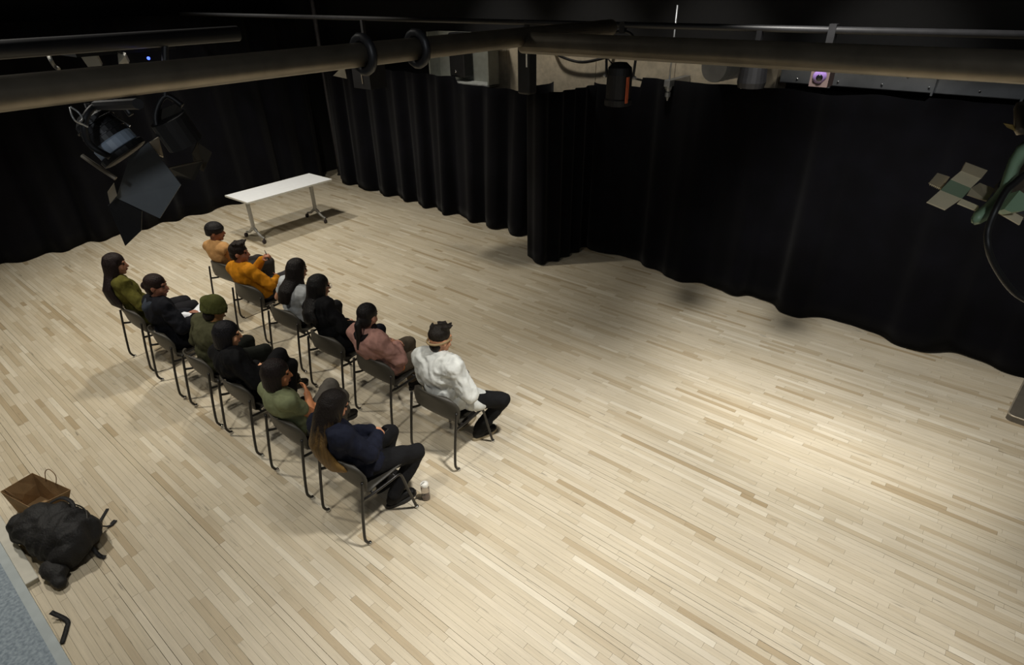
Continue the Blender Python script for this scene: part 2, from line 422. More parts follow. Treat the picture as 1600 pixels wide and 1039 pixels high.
# ------------------------------------------------------------------ folding table
def build_table():
    T = thing('folding_table', 'white folding table with silver wheeled legs before the left curtain', 'table', (-9.5704, 5.2364, 0), .0293)
    L, D, Z = 1.6355, .666, .7556
    bevel(Acc().box((0, 0, Z - .014), (D, L, .022)).obj('table_top', M['white_lam'], T), .004)
    # edge banding: four strips
    e = .012
    for nm, c, s in (('edge_band', (D / 2 + .002, 0, Z - .015), (.006, L + .008, .026)), ('edge_band', (-D / 2 - .002, 0, Z - .015), (.006, L + .008, .026)),
                     ('edge_band', (0, L / 2 + .002, Z - .015), (D, .006, .026)), ('edge_band', (0, -L / 2 - .002, Z - .015), (D, .006, .026))):
        Acc().box(c, s).obj(nm, M['white_edge'], T)
    Acc().box((0, 0, Z - .055), (.05, L - .46, .05)).obj('beam', M['alu'], T)
    for sy in (-1, 1):
        yy = sy * (L / 2 - .2)
        bevel(Acc().box((0, yy, Z - .04), (.46, .05, .025)).obj('top_bracket', M['alu'], T), .004)
        a = Acc(); a.plate([(-.035, yy - .03, Z - .05), (.035, yy - .03, Z - .05), (.028, yy - .03, .18), (-.028, yy - .03, .18)], .045, V((0, 1, 0)))
        leg = bevel(a.obj('leg', M['alu'], T), .006)
        for sx in (-1, 1):
            f = Acc(); P = [V((0, yy - .03, .215)), V((sx * .06, yy - .03, .18)), V((sx * .16, yy - .03, .115)), V((sx * .265, yy - .03, .088))]
            f.tube(crom(P, 5), [.028] * 6 + [.022] * 5 + [.017] * 5, 8); f.obj('foot', M['alu'], T, True)
            k = Acc().lathe([(.012, -.016), (.036, -.014), (.037, 0), (.036, .014), (.012, .016)], (sx * .275, yy - .045, .037), (1, .4, 0), 16)
            k.obj('caster', M['rubber'], T, True)
            Acc().tube([(sx * .262, yy - .03, .088), (sx * .268, yy - .036, .06)], .012, 8).obj('caster_stem', M['rubber'], T)
build_table()

# ------------------------------------------------------------------ chairs
def chair_proto():
    root = bpy.data.objects.new('stacking_chair', None); C.objects.link(root)
    # bucket shell: side profile (y,z) front to top of back, half widths
    prof = [(.485, .425, .19), (.475, .447, .205), (.42, .455, .215), (.30, .443, .222), (.18, .436, .226), (.115, .443, .232), (.075, .47, .243), (.055, .52, .256), (.044, .565, .264), (.034, .61, .266), (.020, .655, .258), (.006, .695, .236), (-.001, .72, .195), (-.003, .733, .14)]
    rows = []
    NU = 14
    for k, (y, z, hw) in enumerate(prof):
        back = max(0, min(1, (z - .46) / .2)) if y < .12 else 0
        r = []
        for j in range(NU + 1):
            u = -1 + 2 * j / NU
            dip = .018 * (u * u) if y > .12 else 0
            r.append(V((u * hw, y + .062 * back * (u * u) ** 1.1 + (.012 if y < .12 else 0) * u * u, z + dip - (.03 * back * abs(u) ** 3 if z > .6 else 0))))
        rows.append(r)
    sh = Acc().grid(rows).obj('shell', M['shell'], root, True)
    s = sh.modifiers.new('thick', 'SOLIDIFY'); s.thickness = .009; s.offset = 0
    for sx in (-1, 1):
        pts = crom([(sx * .266, .016, .012), (sx * .266, -.006, .045), (sx * .265, -.016, .10), (sx * .262, .004, .28), (sx * .262, .030, .46), (sx * .262, .052, .60)], 5)
        leg = Acc().tube(pts, .0115, 9).obj('rear_leg', M['frame'], root, True)
        Acc().lathe([(.010, 0), (.017, .001), (.017, .018), (.011, .024)], (sx * .266, .018, 0), seg=12).obj('glide', M['chrome'], leg, True)
        pts = crom([(sx * .264, .026, .445), (sx * .25, .12, .425), (sx * .245, .30, .425), (sx * .245, .375, .428), (sx * .25, .405, .40), (sx * .258, .44, .24), (sx * .266, .495, .012)], 5)
        leg = Acc().tube(pts, .0115, 9).obj('front_leg', M['frame'], root, True)
        Acc().lathe([(.010, 0), (.017, .001), (.017, .018), (.011, .024)], (sx * .267, .497, 0), seg=12).obj('glide', M['chrome'], leg, True)
    for yy in (.14, .36):
        Acc().tube([(-.246, yy, .422), (.246, yy, .422)], .0095, 8).obj('cross_bar', M['frame'], root, True)
    return root
def copy_tree(o, parent=None):
    c = o.copy(); C.objects.link(c); c.parent = parent
    for ch in list(o.children): copy_tree(ch, c)
    return c
CHAIRS = [  # key, x, rear y, yaw, label
    ('C6', -3.153, 1.662, .0, 'charcoal stacking chair of the long-haired person in navy, nearest in the rear row'),
    ('C5', -3.907, 1.662, .0, 'charcoal stacking chair of the person in the sage green t-shirt'),
    ('C4', -4.720, 1.676, .02, 'charcoal stacking chair of the dark-haired person in black, beside the green t-shirt'),
    ('C3', -5.420, 1.667, .0, 'charcoal stacking chair of the person in the green beanie'),
    ('C2', -6.178, 1.660, .0, 'charcoal stacking chair of the person in the black hoodie with white paper'),
    ('C1', -6.935, 1.680, .02, 'charcoal stacking chair of the person in olive, farthest in the rear row'),
    ('F6', -3.190, 2.655, .05, 'charcoal stacking chair of the person in the loose white shirt and black trousers'),
    ('F5', -4.050, 2.685, .03, 'charcoal stacking chair of the person in the mauve jacket'),
    ('F4', -4.760, 2.660, .05, 'charcoal stacking chair of the person all in black beside the white t-shirt'),
    ('F3', -5.600, 2.715, .05, 'charcoal stacking chair of the long-haired person in the white t-shirt'),
    ('F2', -6.480, 2.790, .12, 'charcoal stacking chair of the person in the mustard yellow shirt'),
    ('F1', -7.330, 2.930, .12, 'charcoal stacking chair of the person in the tan vest with bowl-cut hair'),
]
CH = {}
proto = chair_proto()
for i, (k, x, yy, rz, lab) in enumerate(CHAIRS):
    o = proto if i == 0 else copy_tree(proto)
    o.location = (x, yy, 0); o.rotation_euler = (0, 0, rz); tag(o, lab, 'chair', 'stacking chairs set out in two rows'); CH[k] = (x, yy, rz)

# ------------------------------------------------------------------ people
SK = {}
def skinmat(rgb):
    return mat('skin_%d_%d_%d' % rgb, rgb, .55, var=.08, scale=30)
def cloth(name, rgb, **k):
    a = dict(rough=.88, var=.12, scale=14, bump=.55, bscale=24, spec=.15); a.update(k)
    return mat(name, rgb, **a)
def hairmat(name, rgb, **k):
    a = dict(rough=.5, var=.35, scale=9, stretch=(6, 6, .7), bump=.8, bscale=26, spec=.25); a.update(k)
    return mat(name, rgb, **a)
M_EYE = mat('eye_dark', (34, 26, 24), .2); M_LIP = mat('lips', (120, 66, 58), .5)
def ik(a, b, l1, l2, pole):
    d = b - a; L = min(d.length, (l1 + l2) * .995); dn = d.normalized(); b2 = a + dn * L
    x = (l1 * l1 - l2 * l2 + L * L) / (2 * L); h = math.sqrt(max(0, l1 * l1 - x * x))
    p = (pole - dn * pole.dot(dn)).normalized()
    return a + dn * x + p * h, b2
def rot(yaw=0, pitch=0, roll=0):
    """yaw about z (+ = to the left), pitch + = look up"""
    return Matrix.Rotation(yaw, 3, 'Z') @ Matrix.Rotation(pitch, 3, 'X') @ Matrix.Rotation(roll, 3, 'Y')

def person(key, label, head, yaw=0, pitch=-.05, roll=0., tyaw=0., sk=(175, 124, 93), top='', top_rgb=(40, 40, 40), sleeve=1., top_name='shirt', leg_rgb=(26, 26, 28),
           hair='short', hair_rgb=(24, 18, 16), hands=None, feet=None, fem=False, folds_=.022, collar=None, shoe_rgb=(24, 23, 23), sole_rgb=(40, 38, 36), bulk=0., hoodless=True, knees=None, sleeve_mat=None, hair_len=.34, hair_w=.115, hair_shift=0., fold_scale=.055, bare_ankle=False):
    x0, y0, rz = CH[key]
    P = thing('person', label, 'person', (x0, y0, 0), rz)
    inv = Matrix.Rotation(-rz, 3, 'Z')
    HT = inv @ (V(head) - V((x0, y0, 0)))                      # top of the head, local
    Rh = rot(yaw, pitch, roll); Rt = rot(tyaw)
    hc = HT - Rh @ V((0, -.01, .135))                           # head centre
    pel = V((0, .245, .565))
    nb = hc + Rh @ V((0, -.035, -.10)) + V((0, 0, -.055))       # neck base
    up = (nb - pel); ln = up.length; un = up.normalized()
    right = Rt @ V((1, 0, 0)); bk = un.cross(right); bk = -bk if bk.y > 0 else bk; bk.normalize()   # backwards normal
    right = un.cross(bk).normalized(); right = -right if right.x < 0 else right
    Tm = Matrix((right, -bk, un)).transposed()
    def sp(f, back=0): return pel.lerp(nb, f) + bk * (back + .03 * math.sin(PI * f))
    sw = (.158 if fem else .178)
    SH = {s: nb - un * .045 + right * (s * sw) + bk * .015 for s in (-1, 1)}
    hands = hands or {}
    HD = {}; EL = {}; fwd = {}
    ua, fa = (.27, .245) if fem else (.285, .26)
    for s in (-1, 1):
        spec = hands.get(s, None)
        tgt = V(spec[0]) if spec else V((s * .06, .36, .66))
        pole = V(spec[1]) if spec and len(spec) > 1 else V((s * .6, -.5, -.5))
        EL[s], HD[s] = ik(SH[s], tgt, ua, fa, pole)
    HIP = {s: pel + V((s * .088, .0, -.025)) for s in (-1, 1)}
    KN = {}; AN = {}
    feet = feet or {}
    for s in (-1, 1):
        sp_ = feet.get(s, ((s * .10, .60, .095), (0, .3, 1)))
        KN[s], AN[s] = ik(HIP[s], V(sp_[0]), .43, .42, V(sp_[1]))
    # ---------------- body: one continuous surface
    b = Acc()
    def torso(A, g=0.):
        k = .93 if fem else 1
        A.ell(pel, (.162 + g, .118 + g, .118 + g * .6))
        A.ell(sp(.3), (.138 * k + g, .104 + g, .14), Tm)
        A.ell(sp(.68), (.158 * k + g, .108 + g, .17), Tm)
        A.caps(SH[-1] - right * -.02, SH[1] - right * .02, .062 + g, .062 + g)
        for s in (-1, 1): A.caps(nb - un * .005, SH[s] - un * .0, .05 + g * .6, .055 + g)
    torso(b)
    b.caps(nb - un * .04, hc + Rh @ V((0, -.02, -.05)), .054 if fem else .06, .052)
    for c, r in (((0, -.012, .028), (.076, .095, .088)), ((0, .022, -.035), (.059, .068, .083)), ((0, .058, -.098), (.026, .022, .02)), ((.077, -.008, -.008), (.011, .021, .031)), ((-.077, -.008, -.008), (.011, .021, .031)), ((.036, .05, -.035), (.028, .025, .03)), ((-.036, .05, -.035), (.028, .025, .03))):
        b.ell(hc + Rh @ V(c), r, Rh, 16, 10)
    b.caps(hc + Rh @ V((0, .083, .012)), hc + Rh @ V((0, .104, -.03)), .010, .015, 8)
    b.caps(hc + Rh @ V((-.038, .074, .03)), hc + Rh @ V((.038, .074, .03)), .014, .014, 8)
    b.caps(hc + Rh @ V((-.018, .082, -.065)), hc + Rh @ V((.018, .082, -.065)), .011, .011, 8)
    for s in (-1, 1):
        b.caps(SH[s], EL[s], .05, .042); b.caps(EL[s], HD[s], .042, .028)
        b.caps(HIP[s], KN[s], .082, .056); b.caps(KN[s], KN[s].lerp(AN[s], .35), .055, .056); b.caps(KN[s].lerp(AN[s], .35), AN[s], .056, .038)
        # hand: palm, four unequal bent fingers, thumb from the side of the palm
        d = (HD[s] - EL[s]).normalized()
        spec = hands.get(s, None); pn = V(spec[2]) if spec and len(spec) > 2 else V((-s * .3, .2, -1))   # palm faces pn
        curl = spec[3] if spec and len(spec) > 3 else .55
        pn = (pn - d * pn.dot(d)).normalized(); sd = d.cross(pn).normalized()
        if sd.dot(V((-s, 0, 0))) < 0: sd = -sd                     # thumb side points inward
        w0 = HD[s]; pc = w0 + d * .05
        b.caps(w0, w0 + d * .03, .028, .03, 10, (pn, .62))
        b.caps(w0 + d * .035 + sd * .018, w0 + d * .075 + sd * .02, .022, .021, 10, (pn, .65)); b.caps(w0 + d * .035 - sd * .018, w0 + d * .07 - sd * .02, .022, .02, 10, (pn, .65))
        for q, (off, l) in enumerate(((.033, .07), (.011, .08), (-.011, .074), (-.032, .058))):
            k0 = w0 + d * .082 + sd * off - (d * .008 if q == 3 else V((0, 0, 0)))
            d1 = (d * math.cos(curl) + pn * math.sin(curl)).normalized(); d2 = (d * math.cos(curl * 2.2) + pn * math.sin(curl * 2.2)).normalized()
            k1 = k0 + d1 * l * .52; k2 = k1 + d2 * l * .48
            b.chain([k0 - d * .012, k0, k1, k2], [.0092, .0092, .0086, .0072], 8)
        t0 = w0 + d * .03 + sd * .03; t1 = t0 + (d * .55 + sd * .6 + pn * .45).normalized() * .042; t2 = t1 + (d * .85 + sd * .1 + pn * .5).normalized() * .032
        b.chain([t0 - sd * .01, t0, t1, t2], [.012, .012, .0105, .008], 8)
        HD[(s, 'c')] = w0 + d * .075 + pn * .03; HD[(s, 'd')] = d; HD[(s, 'n')] = pn
        fd = V((AN[s].x - KN[s].x, AN[s].y - KN[s].y, 0)); fdir = feet.get(s, None)
        fdir = V(fdir[2]).normalized() if fdir and len(fdir) > 2 else V((s * .18, 1, 0)).normalized()
        upf_ = (V((0, 0, 1)) - fdir * fdir.z).normalized(); b.caps(AN[s] - upf_ * .042, AN[s] - upf_ * .052 + fdir * .12, .032, .024)
        fwd[s] = fdir
    body = skin(b, 'body', skinmat(sk), P, .0075, 5, dec=.45)
    for s in (-1, 1):
        Acc().ell(hc + Rh @ V((s * .031, .077, .006)), (.0135, .010, .009), Rh, 10, 6).obj('eye', M_EYE, body, True)
    Acc().caps(hc + Rh @ V((-.02, .088, -.062)), hc + Rh @ V((.02, .088, -.062)), .0075, .0075, 8).obj('mouth', M_LIP, body, True)
    # ---------------- clothes
    tm = top if not isinstance(top, str) else cloth(key + '_top', top_rgb)
    a = Acc(); g = .022 + bulk; torso(a, g)
    a.ell(pel + V((0, .03, -.01)), (.172 + bulk, .135 + bulk, .11))
    a.caps(nb - un * .03, nb + un * .012, .066, .06)
    if not sleeve_mat:
        sl = a
    else: sl = Acc()
    for s in (-1, 1):
        if sleeve > .02:
            e = SH[s].lerp(EL[s], min(1, sleeve * 2)); sl.caps(SH[s], e, .064 + bulk, .057 + bulk)
            if sleeve > .5:
                e2 = EL[s].lerp(HD[s], min(1, sleeve * 2 - 1)); sl.caps(EL[s], e2, .056 + bulk, .042 + bulk * .7)
    shirt = skin(a, top_name, tm, P, .013, 4, folds_, fold_scale)
    if sleeve_mat: skin(sl, 'sleeves', sleeve_mat, P, .012, 4, folds_)
    if collar:
        ring = []; 
        for j in range(18):
            q = 2 * PI * j / 18
            ring.append(nb + un * (.012 + .012 * -math.sin(q)) + right * (.066 * math.cos(q)) - bk * (.07 * math.sin(q)))
        Acc().tube(ring, .017, 8, True).obj('collar', collar, shirt, True)
    a = Acc(); a.ell(pel + V((0, .02, -.012)), (.168, .128, .112))
    for s in (-1, 1):
        a.caps(HIP[s], KN[s], .096, .072); a.caps(KN[s], AN[s] + (KN[s] - AN[s]) * .05, .07, .058)
    skin(a, 'trousers', cloth(key + '_trousers', leg_rgb), P, .013, 4, .014)
    sm_, so = cloth(key + '_shoe', shoe_rgb, rough=.5), mat(key + '_sole', sole_rgb, .7)
    for s in (-1, 1):
        f = fwd[s]; an = AN[s]; z = V((0, 0, 1)); upf = (z - f * f.z).normalized(); sd = f.cross(upf)
        base = an - upf * .085
        a = Acc(); a.caps(an, an - upf * .03, .048, .05); a.caps(base + f * .0 + upf * .045, base + f * .14 + upf * .033, .046, .036); a.ell(base - f * .02 + upf * .045, (.043, .043, .045)); a.ell(base + f * .16 + upf * .03, (.045, .045, .03))
        sh = skin(a, 'shoe', sm_, P, .011, 4)
        out = []
        for j in range(20):
            q = 2 * PI * j / 20; wd = .051 if math.cos(q) > 0 else .043
            out.append(base + f * (.07 + .142 * math.cos(q)) + sd * (wd * math.sin(q)) + upf * .002)
        Acc().plate(out, .03, upf).obj('sole', so, sh)
    # ---------------- hair
    hm = hairmat(key + '_hair', hair_rgb) if not isinstance(hair_rgb, bpy.types.Material) else hair_rgb
    h = Acc(); hp = lambda *c: hc + Rh @ V(c)
    rr = random.Random(key)
    if hair in ('short', 'crop', 'ponytail', 'long', 'bob', 'tied'):
        h.ell(hp(0, -.014, .042), (.086, .102, .088), Rh, 18, 11); h.ell(hp(0, -.052, -.02), (.074, .062, .082 if hair != 'crop' else .07), Rh)
    if hair in ('short', 'crop'):
        for q in range(16):
            an_ = rr.uniform(-1, 1); h.caps(hp(.055 * an_, rr.uniform(-.05, .07), .105), hp(.07 * an_, rr.uniform(-.05, .085), .128), .022, .012, 7)
    if hair == 'bowl':
        h.ell(hp(0, -.008, .040), (.096, .110, .088), Rh, 20, 12)
        for j in range(26):
            q = 2 * PI * j / 26; h.caps(hp(.086 * math.cos(q), -.006 + .1 * math.sin(q), .05), hp(.087 * math.cos(q), -.006 + .1 * math.sin(q), .018 if math.sin(q) > -.3 else -.03), .015, .012, 7)
    if hair in ('long', 'bob'):
        n = 23 if hair == 'long' else 19
        for j in range(n):
            q = -1.9 + 3.8 * j / (n - 1)            # around the back of the head, 0 = straight back
            r0 = hp(.060 * math.sin(q), -.02 - .072 * math.cos(q), .075); r1 = hp(.080 * math.sin(q), -.017 - .092 * math.cos(q), .02)
            if hair == 'bob':
                e = hp(.084 * math.sin(q), -.012 - .088 * math.cos(q), -.10 - .02 * rr.random()); h.chain([r0, r1, e], [.02, .021, .015], 7); continue
            ln_ = hair_len * rr.uniform(.82, 1.1)
            mid = hp(.086 * math.sin(q), -.022 - .090 * math.cos(q), -.10)
            f = max(.34, 1 - (ln_ - .06) / ln)
            if abs(q) >= 1.5:
                e = nb + right * (.115 * (1 if q > 0 else -1)) + bk * -.05 - un * .10
                h.chain([r0, r1, mid, e], [.02, .021, .02, .008], 7); continue
            pts = [r0, r1, mid]; fs = .92; wob = rr.uniform(-.01, .01)
            while fs > f:
                k = (1 - fs) / max(.05, 1 - f)
                pts.append(sp(fs) + right * ((.085 + (hair_w - .085) * k) * math.sin(q * .8) + (wob + hair_shift) * k) + bk * (.15 + bulk + .018 * math.cos(q) - .03 * (abs(q) / 1.5) ** 2 - .05 * max(0, fs - .75)))
                fs -= .16
            pts.append(sp(f) + right * (hair_w * math.sin(q * .8) + wob + hair_shift) + bk * (.148 + bulk + .01 * math.cos(q) - .03 * (abs(q) / 1.5) ** 2))
            h.chain(pts, [.02, .021] + [.021] * (len(pts) - 3) + [.007], 7)
    if hair == 'ponytail':
        h.chain([hp(0, -.10, -.01), hp(0, -.135, -.05), hp(.005, -.13, -.14), sp(.88) + bk * .15], [.03, .034, .03, .012], 8)
    if hair == 'tied':
        h.ell(hp(0, -.11, .0), (.04, .036, .04), Rh)
    if hair == 'beanie':
        h.ell(hp(0, -.052, -.055), (.068, .055, .06), Rh)
        hr = skin(h, 'hair', hairmat(key + '_hair', (26, 20, 17)), P, .009, 3)
        k = Acc(); k.ell(hp(0, -.018, .05), (.096, .115, .098), Rh, 18, 11); k.ell(hp(0, -.075, .085), (.06, .06, .055), Rh); 
        for j in range(20):
            q = 2 * PI * j / 20; k.caps(hp(.088 * math.cos(q), -.012 + .104 * math.sin(q), .04), hp(.089 * math.cos(q), -.012 + .104 * math.sin(q), -.005), .017, .017, 7)
        skin(k, 'beanie', hm, P, .009, 3, .006, .03)
    elif hair == 'headband':
        h.ell(hp(0, -.016, .055), (.084, .098, .08), Rh, 18, 11)
        for q in range(20):
            an_ = rr.uniform(-1, 1); h.caps(hp(.055 * an_, rr.uniform(-.06, .08), .11), hp(.07 * an_, rr.uniform(-.06, .1), .135), .02, .01, 7)
        h.ell(hp(0, -.055, -.045), (.062, .045, .055), Rh)
        skin(h, 'hair', hm, P, .009, 3)
        ring = [hp(.083 * math.cos(2 * PI * j / 22), -.014 + .103 * math.sin(2 * PI * j / 22), .008 + .018 * math.sin(2 * PI * j / 22)) for j in range(22)]
        Acc().tube(ring, .010, 8, True).obj('headband', mat('tan_band', (150, 128, 92), .8), P, True)
    else:
        skin(h, 'hair', hm, P, .008, 5)
    return dict(P=P, HD=HD, hc=hc, Rh=Rh, nb=nb, un=un, bk=bk, right=right, sp=sp, KN=KN, AN=AN, pel=pel, EL=EL, SH=SH, mw=lambda v: Matrix.Rotation(rz, 3, 'Z') @ v + V((x0, y0, 0)))

lap = lambda s, x=.06, y=.36, z=.665, **k: (((s * x), y, z), (s * .7, -.6, -.3), (-s * .4, 0, -1), .6)
# hands clasped in the lap
def clasp(y=.36, z=.66, dx=.0): return {1: ((.055 + dx, y - .06, z), (.8, -.4, -.4), (-1, 0, -.4), .8), -1: ((-.055 + dx, y - .06, z), (-.8, -.4, -.4), (1, 0, -.4), .8)}
def crossed(y=.33, z=.80): return {1: ((-.10, y, z), (.9, -.1, -.6), (0, -1, -.2), .3), -1: ((.10, y - .02, z - .03), (-.9, -.1, -.6), (0, -1, -.2), .3)}
SITF = lambda dy=0, sp=.11: {s: ((s * sp, .60 + dy, .098), (s * .15, .3, 1)) for s in (-1, 1)}
def legs_crossed(over=1, dx=0): # 'over' thigh lies across the other
    return {-over: ((-over * .10 + dx, .58, .098), (0, .3, 1)), over: ((-over * .20 + dx, .74, .26), (-over * .15, .25, 1), (-over * .35, .85, -.35))}

def ombre():
    m = hairmat('ombre_hair', (30, 22, 18)); nt = m.node_tree; L = nt.links.new
    tc = nt.nodes.new('ShaderNodeTexCoord'); sx = nt.nodes.new('ShaderNodeSeparateXYZ'); L(tc.outputs['Object'], sx.inputs[0])
    nz = nt.nodes.new('ShaderNodeTexNoise'); nz.inputs['Scale'].default_value = 5; mp = nt.nodes.new('ShaderNodeMapping'); mp.inputs['Scale'].default_value = (8, 8, .7); L(tc.outputs['Object'], mp.inputs[0]); L(mp.outputs[0], nz.inputs['Vector'])
    ad = nt.nodes.new('ShaderNodeMath'); ad.operation = 'MULTIPLY_ADD'; L(nz.outputs['Fac'], ad.inputs[0]); ad.inputs[1].default_value = .38; L(sx.outputs[2], ad.inputs[2])
    cr = nt.nodes.new('ShaderNodeValToRGB'); e = cr.color_ramp.elements
    mr = nt.nodes.new('ShaderNodeMapRange'); mr.inputs[1].default_value = .85; mr.inputs[2].default_value = 1.35; L(ad.outputs[0], mr.inputs[0]); L(mr.outputs[0], cr.inputs[0])
    e[0].position = .15; e[0].color = (*lin((122, 94, 50)), 1); e[1].position = .75; e[1].color = (*lin((24, 18, 16)), 1)
    L(cr.outputs[0], nt.nodes['Principled BSDF'].inputs['Base Color']); return m
WHITE = cloth('white_cotton', (206, 208, 204), spec=.2, bump=.3)
p = {}
p['C6'] = person('C6', 'person with very long ombre brown hair in navy jacket, looking at a phone', (-3.2, 1.85, 1.215), pitch=-.45, yaw=-.1, sk=(205, 147, 114), top_rgb=(27, 30, 44), top_name='jacket', bulk=.012,
                 hair='long', hair_rgb=ombre(), hair_len=.50, hair_w=.125, hair_shift=.045, fem=True,
                 hands={1: ((.03, .40, .69), (.8, -.5, -.4), (-.6, .3, -.5), .9), -1: ((-.07, .40, .69), (-.8, -.5, -.4), (.6, .3, -.5), .9)}, feet={1: ((.10, .40, .098), (.15, .6, 1)), -1: ((-.12, .46, .098), (-.1, .5, 1))})
p['C5'] = person('C5', 'person in sage green t-shirt with dark bob, arms crossed and legs crossed', (-3.93, 1.795, 1.205), yaw=-.55, pitch=-.12, sk=(191, 126, 84), top_rgb=(122, 128, 96), sleeve=.28, top_name='t_shirt',
                 hair='bob', hair_rgb=(26, 18, 18), fem=False, hands=crossed(.37, .71), feet=legs_crossed(1), leg_rgb=(86, 82, 76), folds_=.01)
p['C4'] = person('C4', 'dark-haired person in black padded jacket, legs crossed in black boots', (-4.76, 1.85, 1.24), yaw=-.45, pitch=-.18, sk=(222, 163, 124), top_rgb=(18, 18, 20), top_name='jacket', bulk=.018,
                 hair='bob', hair_rgb=(18, 17, 22), fem=True, hands=clasp(.40, .68), feet=legs_crossed(1), leg_rgb=(16, 16, 18), folds_=.022)
p['C3'] = person('C3', 'person in green knitted beanie and dark green jacket', (-5.36, 2.05, 1.21), yaw=-.1, pitch=-.3, sk=(175, 128, 81), top_rgb=(68, 68, 48), top_name='jacket', bulk=.014,
                 hair='beanie', hair_rgb=cloth('green_knit', (76, 79, 42), bump=.8, bscale=150), hands=clasp(.42, .68), feet=SITF(.02), leg_rgb=(24, 26, 22), folds_=.02)
p['C2'] = person('C2', 'person in black hoodie with dark tied hair, holding white paper', (-6.21, 1.868, 1.267), yaw=-.75, pitch=-.1, sk=(147, 98, 77), top_rgb=(22, 23, 29), top_name='hoodie', bulk=.016,
                 hair='tied', hair_rgb=(32, 20, 18), fem=True, hands={1: ((.10, .42, .72), (.8, -.5, -.4), (-.5, .2, -.8), .5), -1: ((-.10, .42, .72), (-.8, -.5, -.4), (.5, .2, -.8), .5)}, leg_rgb=(20, 20, 26), folds_=.02)
p['C1'] = person('C1', 'long-haired person in olive green top, at the far end of the rear row', (-7.0, 1.8, 1.315), yaw=-.5, pitch=-.08, sk=(175, 124, 95), top_rgb=(84, 81, 34), top_name='jacket', bulk=.004,
                 hair='long', hair_rgb=(30, 20, 19), hair_len=.30, fem=True, hands=clasp(.36, .68), leg_rgb=(30, 30, 34))
p['F6'] = person('F6', 'person in loose white shirt and tan headband, hands clasped', (-3.24, 2.9, 1.253), yaw=-.25, pitch=-.12, sk=(205, 149, 114), top=WHITE, top_name='shirt', bulk=.02, sleeve=.82,
                 hair='headband', hair_rgb=(30, 25, 20), hands={1: ((.05, .38, .665), (.9, -.5, -.2), (-1, 0, -.3), .8), -1: ((-.06, .38, .665), (-.9, -.4, -.2), (1, 0, -.3), .8)},
                 feet={1: ((.13, .46, .098), (.55, .4, 1), (.25, 1, 0)), -1: ((-.10, .50, .098), (-.3, .4, 1), (-.1, 1, 0))}, leg_rgb=(25, 25, 26), collar=WHITE, folds_=.026, sole_rgb=(170, 156, 128), shoe_rgb=(28, 27, 26))
p['F5'] = person('F5', 'person with black ponytail in mauve quilted jacket and grey trousers', (-4.08, 2.81, 1.237), yaw=.15, pitch=-.15, sk=(198, 142, 117), top_rgb=(166, 126, 116), top_name='jacket', bulk=.016,
                 hair='ponytail', hair_rgb=(22, 18, 18), fem=True, hands={1: ((.03, .34, .70), (.9, -.5, -.2), (-1, 0, -.3), .5), -1: ((-.08, .36, .68), (-.8, -.5, -.4), (1, 0, -.3), .5)}, leg_rgb=(92, 82, 70), feet=SITF(.02, .12), folds_=.024, fold_scale=.06)
p['F4'] = person('F4', 'person with black hair dressed all in black, leaning forward', (-4.9, 2.875, 1.27), yaw=-.25, pitch=-.15, sk=(205, 152, 126), top_rgb=(17, 17, 19), top_name='jacket', bulk=.01,
                 hair='long', hair_rgb=(18, 16, 16), hair_len=.22, fem=True, hands=clasp(.44, .68), leg_rgb=(20, 22, 32), folds_=.016)
p['F3'] = person('F3', 'person in white t-shirt with long black hair', (-5.54, 3.04, 1.22), yaw=-.1, pitch=-.2, sk=(187, 135, 105), top=cloth('grey_white_cotton', (176, 180, 182)), top_name='t_shirt', sleeve=.3,
                 hair='long', hair_rgb=(22, 17, 15), hair_len=.21, hair_w=.085, fem=True, hands=clasp(.40, .68), leg_rgb=(26, 26, 28), folds_=.012)
p['F2'] = person('F2', 'person in mustard yellow shirt raising a hand that holds a pen', (-6.54, 2.9, 1.2), yaw=-.85, pitch=-.02, sk=(156, 102, 77), top_rgb=(184, 120, 22), top_name='shirt', bulk=.004,
                 hair='crop', hair_rgb=(30, 22, 18), hands={1: ((.10, .42, .66), (.9, -.5, -.3), (-1, 0, -.3), .6), -1: ((-.10, .42, .86), (-.7, -.1, -.9), (.8, .6, .2), .9)}, leg_rgb=(58, 56, 58), collar=cloth('F2_top', (184, 120, 22)), feet=legs_crossed(-1), folds_=.02)
p['F1'] = person('F1', 'person with bowl-cut hair in tan vest over brown sleeves', (-7.36, 3.045, 1.23), yaw=-.75, pitch=-.05, sk=(161, 102, 72), top_rgb=(178, 136, 88), top_name='vest', sleeve=.95,
                 hair='bowl', hair_rgb=(26, 23, 24), hands=clasp(.38, .68), leg_rgb=(52, 48, 46), sleeve_mat=cloth('brown_sleeve', (116, 70, 30)), folds_=.014)

# hand-held and loose things
q = p['C6']; hp_ = q['mw']((q['HD'][(1, 'c')] + q['HD'][(-1, 'c')]) / 2) + V((0, .01, -.01))
ph = thing('phone', 'black smartphone held in both hands by the person in navy', 'phone', hp_, .05); ph.rotation_euler = (.25, 0, .05)
bevel(Acc().box((0, 0, 0), (.064, .13, .009)).obj('case', M['lampblack'], ph), .003); Acc().box((0, 0, .005), (.058, .12, .002)).obj('screen', M['phone'], ph)
q = p['F2']; hc2 = q['mw'](q['HD'][(-1, 'c')])
pen = thing('pen', 'slim dark pen held up by the person in the mustard shirt', 'pen', hc2)
dv = V((-.25, -.1, 1)).normalized()
Acc().tube([dv * -.05, dv * .07], .006, 8).obj('barrel', M['lampblack'], pen, True); Acc().tube([dv * .07, dv * .09], [.006, .0015], 8).obj('tip', M['chrome'], pen, True)
nbk = tag(bevel(Acc().box((0, 0, 0), (.15, .21, .012)).obj('notebook', mat('teal_cover', (22, 92, 104), .6)), .002), 'teal notebook lying on the lap of the person in mustard', 'notebook')
